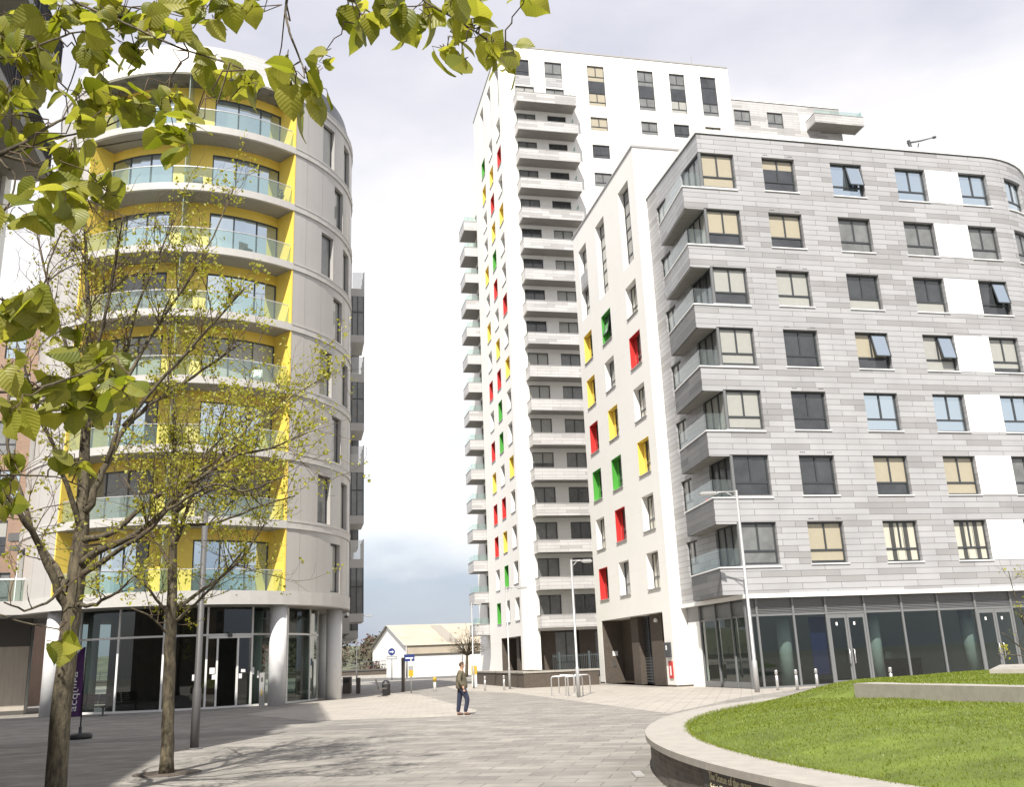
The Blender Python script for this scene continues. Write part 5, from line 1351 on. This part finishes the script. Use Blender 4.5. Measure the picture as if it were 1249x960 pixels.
# =================================================================== the man
def skin_mesh(name, V, Ed, rad, mname, parent, sub=2, flatten=None):
    me = bpy.data.meshes.new(name); me.from_pydata([tuple(v) for v in V], Ed, [])
    o = bpy.data.objects.new(name, me); COL.objects.link(o)
    sk = o.modifiers.new('skin', 'SKIN'); sk.use_smooth_shade = True
    for i, r in enumerate(rad):
        me.skin_vertices[0].data[i].radius = (r, r) if not hasattr(r, '__len__') else r
        me.skin_vertices[0].data[i].use_root = (i == 0)
    ss = o.modifiers.new('sub', 'SUBSURF'); ss.levels = sub; ss.render_levels = sub
    dg = bpy.context.evaluated_depsgraph_get(); nm = bpy.data.meshes.new_from_object(o.evaluated_get(dg))
    bpy.data.objects.remove(o); nm.name = name
    if flatten: 
        for v in nm.vertices: v.co = flatten(v.co)
    nm.materials.clear(); nm.materials.append(MATS[mname])
    for p in nm.polygons: p.use_smooth = True
    o = bpy.data.objects.new(name, nm); COL.objects.link(o)
    o.parent = parent
    return o
pp = ground(564, 873)
r_man = thing('person', pp, 'man in olive jacket and dark blue jeans walking right across the plaza', 'person')
V = [(0, 0, .93), (0, 0, 1.08), (-.01, 0, 1.25), (-.02, 0, 1.42), (.0, 0, 1.50), (.02, 0, 1.58), (.03, 0, 1.66), (.02, 0, 1.72),   # 0-7 spine, head
     (-.05, .09, .86), (-.10, .10, .50), (-.16, .10, .09), (-.12, .10, .05), (.02, .11, .035),          # 8-12 rear (far) leg
     (.06, -.09, .87), (.20, -.10, .52), (.10, -.10, .10), (.13, -.10, .06), (.28, -.11, .035),     # 13-17 leading leg
     (-.03, .19, 1.41), (-.09, .24, 1.16), (.03, .24, .93), (.05, .24, .86),                 # 18-21 far arm
     (-.03, -.19, 1.41), (-.08, -.25, 1.16), (.06, -.25, .95), (.09, -.25, .87)]             # 22-25 near arm
Ed = [(0, 1), (1, 2), (2, 3), (3, 4), (4, 5), (5, 6), (6, 7), (0, 8), (8, 9), (9, 10), (10, 11), (11, 12), (0, 13), (13, 14), (14, 15), (15, 16), (16, 17),
      (3, 18), (18, 19), (19, 20), (20, 21), (3, 22), (22, 23), (23, 24), (24, 25)]
rad = [(.14, .11), (.14, .11), (.15, .11), (.13, .09), .055, .07, .095, .075, .085, .06, .042, .04, .03, .085, .06, .042, .04, .03, .055, .045, .032, .038, .055, .045, .032, .038]
body = skin_mesh('body', V, Ed, rad, 'skin', r_man)
# fingers, nose, ears joined to the body mesh would be under a pixel; hands carry five short fingers
for side in (21, 25):
    b_ = np.array(V[side])
    for j in range(5):
        m_ = MB().mat('skin'); dx = -.025 + .0125 * j if j < 4 else .03
        L_ = (.07, .08, .075, .06, .045)[j]
        m_.tube([b_ + np.array([dx, 0, -.02]) + pp, b_ + np.array([dx + .012, 0, -.02 - L_ * .6]) + pp, b_ + np.array([dx + .03, .008 * np.sign(b_[1]) * -1, -.02 - L_]) + pp], [.009, .0085, .006], 6)
        m_.build('finger', r_man)
m_ = MB().mat('skin'); hd = np.array([.03, 0, 1.655]) + pp; m_.tube([hd + np.array([.085, 0, .03]), hd + np.array([.115, 0, -.005]), hd + np.array([.09, 0, -.015])], [.010, .016, .010], 6); m_.build('nose', r_man)
for y_ in (-1, 1):
    m_ = MB().mat('skin'); m_.lathe(hd + np.array([-.005, y_ * .088, -.02]), [(.008, 0), (.02, .015), (.018, .04), (.004, .055)], 8); m_.build('ear', r_man)
    m_ = MB().mat('hair_brown'); m_.tube([hd + np.array([.082, y_ * .03, .012]), hd + np.array([.09, y_ * .03, .012])], .009, 6); m_.build('eye', r_man)
J = [(.0, 0, .84), (0, 0, 1.0), (-.01, 0, 1.2), (-.02, 0, 1.40), (.0, 0, 1.49), (-.03, .19, 1.42), (-.09, .245, 1.16), (.03, .245, .95), (-.03, -.19, 1.42), (-.08, -.255, 1.16), (.055, -.255, .97)]
skin_mesh('jacket', J, [(0, 1), (1, 2), (2, 3), (3, 4), (3, 5), (5, 6), (6, 7), (3, 8), (8, 9), (9, 10)], [(.235, .20), (.225, .19), (.21, .175), (.17, .14), .09, .10, .075, .06, .085, .075, .06], 'jacket_olive', r_man)
L_ = [(0, 0, .92), (-.05, .09, .84), (-.10, .10, .50), (-.155, .10, .085), (.06, -.09, .85), (.20, -.10, .52), (.105, -.10, .09)]
skin_mesh('trousers', L_, [(0, 1), (1, 2), (2, 3), (0, 4), (4, 5), (5, 6)], [(.12, .11), .12, .088, .07, .12, .088, .07], 'jeans_navy', r_man)
for (x_, y_) in ((-.15, .10), (.11, -.10)):
    skin_mesh('shoe', [(x_ - .04, y_, .055), (x_ + .06, y_, .05), (x_ + .19, y_, .035)], [(0, 1), (1, 2)], [.05, .05, .036], 'shoe_brown', r_man)
m_ = MB().mat('hair_brown'); nn_ = 14; V_ = []
for i in range(9):
    ph = math.pi / 2 * i / 8 * 1.25
    for k in range(nn_):
        th = 2 * math.pi * k / nn_; front = math.cos(th)
        rr_ = .1 * math.sin(ph); zz = .105 * math.cos(ph)
        if front > .3: zz = max(zz, .055)
        V_.append(hd + np.array([rr_ * front * 1.08 - .008, rr_ * math.sin(th) * .98, .028 + zz]))
m_.faces(V_, [(i * nn_ + k, i * nn_ + (k + 1) % nn_, (i + 1) * nn_ + (k + 1) % nn_, (i + 1) * nn_ + k) for i in range(8) for k in range(nn_)], smooth=True); m_.build('hair', r_man)

# balcony furniture
def chair(loc, label, mname, rz):
    r = thing('balcony_chair', loc, label, 'chair'); c, s_ = math.cos(rz), math.sin(rz)
    M = lambda a, u, z: np.array([loc[0] + a * c - u * s_, loc[1] + a * s_ + u * c, loc[2] + z])
    m_ = MB().mat(mname); m_.box(M, -.28, .28, -.28, .28, .36, .46); m_.build('seat', r)
    m_ = MB().mat(mname); m_.box(M, -.28, .28, .2, .28, .46, .95); m_.build('backrest', r)
    for a in (-.24, .2):
        for u in (-.24, .2): m_ = MB().mat('frame_dark'); m_.box(M, a, a + .04, u, u + .04, 0.005, .36); m_.build('leg', r)
chair(RM(-6, .75, fz(7)), 'pale chair on the top curved balcony of the round building', 'lamp_grey', .4)
chair(RM(-5, .7, fz(6)), 'grey chair on the second highest curved balcony', 'frame_grey', .4)
chair(RM(14, .8, fz(5)), 'dark chair on a curved balcony, third from the top', 'plate_dark', .9)
chair(RM(20, .75, fz(3)), 'pale chair on a curved balcony halfway up the round building', 'white_paint', .2)
def potted(loc, label, h):
    r = thing('potted_plant', loc, label, 'plant'); m_ = MB().mat('brown_brick'); m_.lathe(loc, [(.13, 0.004), (.18, .3), (.16, .32)], 12); m_.build('pot', r)
    m_ = MB(); crown_cards(m_, np.array(loc) + ZV * (.3 + h / 2), .22, h / 2, 60, .09, np.random.default_rng(int(h * 100)), 'dull_leaf'); m_.build('foliage', r)
potted(RM(27, .6, fz(6)), 'potted plant by the right fin on the second highest curved balcony', .8)
potted(RM(-14, .6, fz(4)), 'bushy potted plant on a curved balcony at mid height', .7)
potted(RM(4, .6, fz(1)), 'potted plant on the second lowest curved balcony', .6)
q = C0 + B * .72 + A * 1.9 + ZV * (5.57 + FP * 1 - .97); r_ = thing('red_pot', q, 'red pot on the second lowest corner balcony of the grey building', 'pot')
m_ = MB().mat('red_panel'); m_.lathe(q, [(.18, 0), (.24, .5), (.27, 1.05), (.25, 1.25)], 14); m_.build('body', r_); m_ = MB().mat('soil_green'); m_.lathe(q + ZV * 1.22, [(.22, 0), (.22, .04)], 14); m_.build('soil', r_)

# unseen brick terrace added behind the viewer to darken reflections in the shop glass
r_bh = thing('added_brick_terrace', (20, -55, 0), 'unseen dark brick terrace added behind the viewer for the shop glass to mirror', 'building')
HM = flat((-30, -52, 0), np.array([1., 0, 0]), np.array([0, -1., 0]))
hops = [(4 + 4 * i, 5.8 + 4 * i, 4.2 + 3.2 * k, 6.2 + 3.2 * k) for i in range(26) for k in range(4)]
m_ = MB().mat('left_block_brick'); facade(m_, HM, 0, 112, 0, 17.5, hops, .2); m_.mat('coping_grey'); m_.face([HM(0, 0, 17.5), HM(112, 0, 17.5), HM(112, 12, 17.5), HM(0, 12, 17.5)]); m_.build('wall', r_bh)
m_ = MB().mat('pane_dark')
m_.box(HM, 2, 110, .2, .24, 1, 17); m_.build('glazing', r_bh)

# =================================================================== trees
def lerp_path(P, n):
    P = [np.array(p, float) for p in P]; L = [0]
    for a, b in zip(P[:-1], P[1:]): L.append(L[-1] + np.linalg.norm(b - a))
    out = []
    for t in np.linspace(0, L[-1], n):
        i = max(0, min(len(L) - 2, int(np.searchsorted(L, t) - 1))); f = (t - L[i]) / max(L[i + 1] - L[i], 1e-6)
        out.append(P[i] * (1 - f) + P[i + 1] * f)
    return out
class Tree:
    def __init__(s, seed): s.w = MB().mat('bark'); s.tw = MB().mat('bark_twig'); s.lf = []; s.r = np.random.default_rng(seed)
    def limb(s, P, rad, n=8): s.w.tube(P, rad, n)
    def leaves(s, p, n, size, spread=.05):
        r = s.r
        for _ in range(n):
            c = np.array(p) + r.normal(0, spread, 3)
            a = r.normal(size=3) + np.array([0, 0, -.35]); a /= np.linalg.norm(a)
            b = np.cross(a, r.normal(size=3)); b /= np.linalg.norm(b); nn = np.cross(a, b)
            sz = size * r.uniform(.55, 1.25); k = .25
            q = [c, c + a * sz * .45 + b * sz * .42 + nn * sz * k, c + a * sz, c + a * sz * .45 - b * sz * .42 + nn * sz * k]
            s.lf.append([q[0], q[1], q[2]]); s.lf.append([q[0], q[2], q[3]])
    def twig(s, p, d, L, r0, lvl, leafp, size):
        r = s.r; n = 4; pts = [np.array(p)]; dd = np.array(d)
        for i in range(n):
            dd = dd + r.normal(0, .16, 3) + np.array([0, 0, .07]); dd /= np.linalg.norm(dd); pts.append(pts[-1] + dd * L / n)
        s.tw.tube(pts, list(np.linspace(r0, max(r0 * .35, .0022), n + 1)), 4 if lvl > 1 else 5, cap=False)
        if lvl < 3:
            for i in range(1, n + 1):
                for _ in range(r.integers(0, 3) if lvl == 1 else r.integers(0, 2)):
                    e = dd + r.normal(0, .65, 3) + np.array([0, 0, .15]); e /= np.linalg.norm(e)
                    s.twig(pts[i], e, L * r.uniform(.35, .6), r0 * .55, lvl + 1, leafp, size)
        for i in range(1, n + 1):
            if r.random() < leafp * (1.3 if i == n else .5): s.leaves(pts[i], r.integers(2, 6), size)
    def finish(s, root, leafm='young_leaf'):
        t = s.w.build('trunk', root); s.tw.build('twigs', t)
        me = tri_mesh('crown', np.array(s.lf), leafm); o = bpy.data.objects.new('crown', me); COL.objects.link(o)
        o.parent = root; o.matrix_parent_inverse = Matrix.Translation(-Vector(root.location))
def px_limb(tr, pts, Y0, Y1, dens, leafp, size, tmin=.3, lmax=1.3, scale=0.86):
    dens *= .85; leafp *= .55
    n = len(pts); P = []; Rr = []
    for i, (x, y, w) in enumerate(pts):
        Y = Y0 + (Y1 - Y0) * i / (n - 1) + (tr.r.normal(0, .05) if i else 0)
        P.append(at(x, y, Y)); Rr.append(w / 2 * Y / F * scale)
    m = max(8, n * 3); Q = lerp_path(P, m); t_ = np.linspace(0, n - 1, m); Rq = np.interp(t_, np.arange(n), Rr)
    Lr = np.cumsum([0] + [np.linalg.norm(b - a) for a, b in zip(P[:-1], P[1:])]); Rq = np.interp(np.linspace(0, Lr[-1], m), Lr, Rr)
    for i in range(1, m - 1): Q[i] = Q[i] + tr.r.normal(0, min(Rq[i] * .3, .018) if Rq[i] < .07 else .008, 3)
    tr.limb(Q, list(Rq), 10 if Rr[0] > .06 else 7)
    N = int(dens * Lr[-1])
    for _ in range(N):
        t = tmin + (1 - tmin) * tr.r.random(); i = min(m - 2, int(t * (m - 1)))
        d = Q[i + 1] - Q[i]; d /= np.linalg.norm(d) + 1e-9
        e = d * .7 + tr.r.normal(0, .75, 3) + np.array([0, 0, .45]); e /= np.linalg.norm(e)
        tr.twig(Q[i], e, tr.r.uniform(.35, lmax), max(.0035, min(.010, Rq[i] * .5)), 1, leafp, size)
    return Q, Rq
t1 = Tree(11); b1 = ground(67, 985); b1[2] = 0
r1 = thing('lime_tree', b1, 'thicker mossy tree at left with forked trunk and sparse new leaves', 'tree', 'young trees on the plaza')
Y1 = float(b1[1])
px_limb(t1, [(66, 988, 31), (67, 975, 28), (70, 930, 27), (76, 860, 26), (85, 770, 25), (95, 690, 24), (100, 630, 19), (103, 560, 15), (106, 500, 12), (108, 430, 9), (106, 340, 6), (102, 235, 3)], Y1, Y1 + .3, 6, .28, .066, .62, 1.3)
for pts, y1, dn, lp in (
    ([(84, 757, 13), (72, 720, 11), (60, 695, 10), (45, 660, 9), (30, 633, 8), (15, 613, 7), (0, 588, 6), (-25, 555, 4)], Y1 - 1.2, 3, .25),
    ([(86, 740, 11), (70, 698, 9), (52, 668, 8), (38, 645, 8), (30, 615, 7), (17, 583, 6), (8, 540, 4), (12, 470, 3)], Y1 + .8, 4, .25),
    ([(98, 645, 9), (85, 600, 7), (70, 551, 6), (50, 512, 5), (40, 480, 4), (22, 420, 2)], Y1 - .9, 5, .25),
    ([(98, 690, 14), (121, 672, 11), (150, 660, 9), (178, 645, 8), (236, 588, 6), (290, 555, 5), (331, 547, 3), (375, 528, 2)], Y1 - .8, 6, .6),
    ([(103, 625, 12), (120, 590, 10), (136, 555, 9), (150, 525, 8), (175, 498, 6), (206, 480, 5), (250, 450, 4), (300, 415, 2)], Y1 + 1.1, 6, .45),
    ([(130, 565, 8), (143, 520, 7), (149, 488, 6), (152, 440, 5), (165, 380, 4), (190, 320, 3), (215, 262, 2)], Y1 + .5, 7, .4),
    ([(97, 704, 10), (121, 689, 8), (150, 668, 7), (177, 652, 6), (206, 620, 5), (258, 590, 4), (300, 600, 3), (350, 580, 2)], Y1 - 1.3, 6, .5),
    ([(96, 660, 11), (140, 648, 8), (158, 632, 7), (206, 595, 6), (258, 566, 5), (295, 540, 4), (350, 488, 2), (392, 462, 1.5)], Y1 + .2, 6, .6),
    ([(104, 520, 8), (90, 450, 6), (70, 390, 4), (52, 320, 3), (40, 250, 2)], Y1 + .9, 6, .22),
    ([(107, 470, 7), (125, 400, 5), (140, 330, 4), (150, 262, 2)], Y1 - .8, 7, .3),
    ([(150, 470, 6), (185, 410, 5), (225, 350, 4), (262, 285, 2.5), (285, 228, 1.6)], Y1 + .9, 7, .5),
    ([(150, 520, 6), (200, 460, 5), (255, 400, 4), (300, 350, 2)], Y1 - .2, 7, .5),
    ([(92, 738, 7), (115, 738, 5), (140, 725, 4), (165, 702, 2)], Y1 - 1, 3, .35),
    ([(90, 700, 6), (60, 735, 4), (30, 745, 3), (5, 735, 2)], Y1 - 1, 3, .35)):
    px_limb(t1, pts, Y1 + .1, y1, dn, lp, .066)
t1.finish(r1)
t2 = Tree(23); b2 = ground(204, 944)
r2 = thing('lime_tree', b2, 'slimmer straight tree right of the thick one, with sparse new leaves', 'tree', 'young trees on the plaza')
Y2 = float(b2[1])
px_limb(t2, [(203, 946, 21), (203, 938, 18), (205, 880, 16), (207, 800, 15), (209, 740, 14), (211, 690, 12), (213, 640, 10), (215, 580, 8), (213, 520, 6), (208, 460, 4), (205, 390, 2.5)], Y2, Y2 + .2, 5, .45, .066, .5, 1.2)
for pts, y1, dn, lp in (
    ([(210, 762, 5), (240, 735, 4), (270, 705, 3), (300, 668, 2)], Y2 - .9, 6, .5), ([(211, 748, 7), (235, 728, 5), (262, 710, 4), (296, 683, 3), (325, 635, 1.5)], Y2 + .6, 6, .6),
    ([(212, 695, 6), (190, 660, 5), (172, 620, 4), (150, 580, 2)], Y2 + .5, 5, .4), ([(213, 665, 6), (232, 610, 5), (255, 560, 4), (275, 495, 2)], Y2 - .6, 6, .55),
    ([(208, 778, 4), (185, 752, 3), (160, 742, 2)], Y2 - .6, 5, .55), ([(209, 758, 5), (180, 715, 3.5), (150, 690, 2)], Y2 - .5, 5, .5),
    ([(214, 605, 6), (245, 560, 4), (285, 520, 3), (330, 500, 2), (375, 480, 1.3)], Y2 + .8, 7, .7), ([(214, 625, 6), (250, 600, 4), (300, 580, 3), (352, 562, 1.6)], Y2 - .3, 7, .7),
    ([(213, 640, 5), (260, 640, 4), (310, 620, 3), (360, 605, 1.5)], Y2 + .3, 6, .65)):
    px_limb(t2, pts, Y2 + .05, y1, dn, lp, .066)
t2.finish(r2)
m_ = MB().mat('brown_brick'); m_.lathe((b2[0], b2[1], .003), [(.62, 0), (.62, .006)], 28); m_.build('tree_pit', r2)

# bare tree beyond the plaza
t3 = Tree(31); b3 = at(569, 832, 96.0); b3[2] = 0
r3 = thing('bare_tree', b3, 'leafless tree with a rounded fan of branches before the warehouse', 'tree')
px_limb(t3, [(569, 826, 5), (569.5, 805, 4), (570, 795, 3)], 96, 96, 0, 0, .05)
for k in range(26):
    a = R(-82 + 164 * k / 25); L_ = 26 * (1 - .18 * abs(math.sin(a))); x_, y_ = 570 + L_ * math.sin(a) , 798 - L_ * math.cos(a) * .95 
    Q, Rq = px_limb(t3, [(570, 800, 1.6), ((570 + x_) / 2 + t3.r.normal(0, 1), (799 + y_) / 2 - 2, 1.0), (x_, y_, .4)], 96, 96 + t3.r.uniform(-2.5, 2.5), 1.6, .04, .12, .3, 1.6)
t3.finish(r3, 'dull_leaf')

# near tree: its trunk stands outside the frame, its leafy boughs hang into the top left
LEAF_OUT = [(0, -.0), (.13, -.05), (.27, -.03), (.40, .06), (.485, .20), (.51, .36), (.47, .52), (.38, .67), (.26, .80), (.13, .90), (0, 1.02)]
class NearTree(Tree):
    def big_leaf(s, c, a, n, size):
        """a serrated heart-shaped leaf: base c, axis a, normal n, folded along the midrib and drooping"""
        a = a / np.linalg.norm(a); n = n - a * (n @ a); n /= np.linalg.norm(n) + 1e-9; b = np.cross(a, n); r = s.r
        fold = r.uniform(.1, .45); droop = r.uniform(.05, .5); wav = r.uniform(-.05, .05); tw = r.uniform(-.25, .25)
        i0 = len(s.V); k = len(LEAF_OUT)
        rows = (0.0, .55, 1.0)
        for sg in (1, -1):
            for t in rows:
                j0 = len(s.V)
                for q, (x, y) in enumerate(LEAF_OUT):
                    ser = (1 + (.045 if q % 2 else -.035)) if t == 1.0 else 1
                    X = x * t * ser
                    s.V.append(np.array(c) + size * (a * y + b * sg * X + n * (fold * X * (1 - .8 * X) - droop * y * y + wav * math.sin(6 * y + sg) * t + tw * sg * X * y - .12 * X * X)))
                    s.UV.append((sg * X, y))
                if t > 0:
                    for q in range(k - 1):
                        f = (j0 - k + q, j0 - k + q + 1, j0 + q + 1, j0 + q)
                        s.Pf.append(f if sg > 0 else f[::-1])
tn = NearTree(5); tn.V = []; tn.Pf = []; tn.UV = []
YN = 2.75
TB = np.array([-3.9, 2.4, 0.0])
rn = thing('overhanging_lime_tree', TB, 'near lime tree whose leafy boughs hang into the top left of the view', 'tree')
tn.limb([TB, TB + [.02, 0, 1.0], TB + [.06, .02, 2.2], TB + [.05, .05, 3.4], TB + [.15, .1, 4.6], TB + [.3, .1, 6.2]], [.19, .16, .14, .12, .08, .03], 14)
limbs = [([(-60, 215, 11), (0, 188, 9), (22, 177, 7), (55, 158, 5), (75, 145, 4), (105, 135, 3), (140, 122, 2)], 2.6, 2.9), ([(0, 188, 6), (37, 199, 5), (75, 214, 4), (107, 221, 3), (150, 225, 2)], 2.7, 3.0),
         ([(-40, 80, 5), (17, 66, 4), (55, 52, 4), (88, 39, 3), (129, 35, 2)], 2.5, 2.7), ([(50, -30, 6), (88, 0, 5), (122, 15, 4), (155, 29, 4), (191, 46, 4), (236, 64, 3), (273, 75, 3), (300, 85, 2)], 2.7, 2.5),
         ([(352, -25, 5), (350, 0, 5), (348, 18, 4), (355, 44, 4), (368, 77, 3), (372, 95, 2)], 2.5, 2.45), ([(10, 188, 4), (74, 166, 3), (122, 158, 3), (158, 140, 2)], 2.7, 2.9), ([(50, 182, 4), (110, 180, 3), (177, 169, 2), (228, 162, 2)], 2.9, 3.1),
         ([(-25, 480, 5), (0, 478, 5), (30, 477, 4), (52, 472, 4), (84, 462, 4), (112, 452, 3), (140, 433, 2)], 2.6, 2.7), ([(-25, 487, 4), (0, 489, 4), (37, 493, 3), (62, 485, 2), (110, 488, 2)], 2.8, 2.9), ([(-12, 580, 4), (33, 580, 3), (70, 582, 2), (97, 592, 2)], 3.0, 3.2),
         ([(490, -30, 5), (510, -5, 4), (530, 8, 4), (560, 25, 3), (590, 45, 3), (625, 62, 2)], 2.5, 2.6), ([(422, -35, 4), (432, 0, 3), (442, 20, 2)], 2.6, 2.6), ([(-5, 188, 5), (20, 215, 3), (12, 250, 3), (0, 262, 2)], 2.7, 2.7),
         ([(88, 39, 3), (96, 60, 2), (92, 85, 2), (80, 115, 2), (84, 150, 2)], 2.8, 2.8), ([(-20, 360, 4), (10, 368, 3), (40, 372, 2)], 2.7, 2.7), ([(-15, 745, 3), (30, 760, 2), (72, 768, 2)], 3.3, 3.3)]
allq = []
for pts, a, b in limbs:
    Q, _q = px_limb(tn, pts, a, b, 0, 0, .05)
    allq += list(Q[2:]); S0 = Q[0]; hub = TB + np.array([.12, .06, min(max(S0[2] - .9, 1.2), 4.2) if pts[0][1] > 0 else 5.6])
    if not pts[0][0] == 0 and pts[0][0] not in (10, 50, 88): tn.limb([hub, hub * .6 + S0 * .4 + np.array([0, 0, .12 if pts[0][1] > 0 else .25]), S0], [.04, .02, _q[0] * 1.05], 8)
clus = [(25, 20, 7, 30), (70, 20, 7, 30), (20, 70, 8, 28), (8, 110, 7, 20), (100, 15, 7, 28), (150, 20, 9, 28), (185, 28, 7, 22), (215, 35, 6, 18), (120, 65, 8, 22), (170, 60, 7, 18), (60, 75, 5, 18), (45, 92, 6, 16),
        (95, 110, 6, 22), (125, 122, 5, 16), (150, 122, 5, 16), (172, 122, 6, 18), (205, 112, 6, 18), (195, 135, 4, 14), (250, 75, 4, 14), (300, 100, 7, 24), (285, 85, 4, 16), (345, 85, 4, 16), (375, 98, 8, 24), (395, 65, 3, 12), (358, 118, 5, 16),
        (15, 140, 7, 20), (40, 162, 6, 18), (85, 190, 6, 18), (62, 222, 6, 18), (105, 235, 6, 18), (132, 235, 7, 18), (20, 250, 5, 18), (80, 248, 4, 14), (100, 152, 5, 16), (215, 165, 7, 16), (235, 150, 4, 12), (50, 40, 5, 22), (130, 40, 5, 20), (0, 40, 6, 20), (200, 10, 5, 18), (240, 5, 4, 14), (280, 10, 4, 14), (310, 8, 4, 14), (265, 25, 3, 10),
        (12, 375, 8, 18), (38, 365, 6, 14), (52, 376, 4, 10), (8, 400, 5, 14), (100, 420, 8, 20), (122, 440, 9, 20), (92, 450, 6, 16), (142, 458, 6, 16), (150, 478, 5, 14), (62, 466, 5, 14), (30, 480, 5, 14), (12, 500, 5, 12), (110, 490, 8, 18), (80, 500, 5, 14), (10, 455, 4, 12),
        (92, 565, 6, 11), (75, 560, 3, 8), (15, 563, 5, 10), (10, 612, 4, 9), (78, 783, 5, 8), (5, 585, 3, 8),
        (425, 10, 4, 13), (443, 25, 4, 12), (470, 6, 4, 13), (490, 18, 4, 11), (500, 42, 3, 8), (525, 18, 5, 14), (550, 12, 5, 14), (545, 58, 5, 14), (560, 72, 3, 10), (575, 30, 5, 14), (600, 58, 5, 12), (620, 75, 5, 11), (624, 60, 3, 9), (640, -4, 2, 4), (580, 5, 4, 12)]
for (x, y, n_, sp) in clus:
    Yc = tn.r.uniform(2.45, 2.9) if y < 540 else 3.1
    c0 = at(x, y, Yc)
    dq = [np.linalg.norm(q_ - c0) for q_ in allq]; qn = allq[int(np.argmin(dq))]; c0 = c0 * .75 + np.array(at(x, y, qn[1])) * .25
    dl = float(min(dq)); tn.tw.tube([qn] + [qn * (1 - t) + c0 * t + tn.r.normal(0, dl * .07, 3) + np.array([0, 0, dl * .35 * t * (1 - t)]) for t in (.2, .4, .6, .8)] + [c0], [.003, .0028, .0025, .0022, .002, .0016], 5, cap=False)
    for _ in range(int(n_ * 1.25)):
        c = c0 + tn.r.normal(0, sp * Yc / F * .55, 3) * np.array([1, 1.3, 1])
        a = tn.r.normal(0, .8, 3) + np.array([0, 0, -.75]); nn = np.array([0, 0, 1.0]) * .55 + tn.r.normal(0, .6, 3) + np.array([0, -.35, 0])
        sz = tn.r.choice([tn.r.uniform(.03, .06), tn.r.uniform(.06, .10)], p=[.3, .7]) * (1 if y < 540 else .8)
        tn.tw.tube([c0 + (c - c0) * .2, c - a / np.linalg.norm(a) * .02, c], [.0016, .0014, .0012], 4, cap=False)
        tn.big_leaf(c, a, nn, sz)
tt = tn.w.build('trunk', rn); tn.tw.build('twigs', tt)
m_ = MB().mat('lime_leaf'); m_.faces(tn.V, tn.Pf, smooth=True, uvs=tn.UV); m_.build('crown', rn)

# sparse shrub at the right edge of the lawn
ts = Tree(41); bs = np.array([12.6, 22.6, 1.12])
rs_ = thing('sparse_shrub', bs, 'thin shrub with yellowish shoots at the right edge above the lawn', 'shrub')
for pts in ([(1262, 815, 3), (1255, 770, 2), (1240, 735, 1.5), (1230, 697, 1)], [(1262, 815, 3), (1245, 790, 2), (1222, 772, 1)], [(1262, 815, 3), (1250, 760, 2), (1236, 742, 1)], [(1262, 815, 3), (1248, 800, 1.5), (1215, 798, 1)], [(1262, 815, 3), (1262, 760, 2), (1250, 720, 1)]):
    px_limb(ts, pts, 22.6, 22.4, 1.2, .3, .06, .4, .4)
ts.finish(rs_)
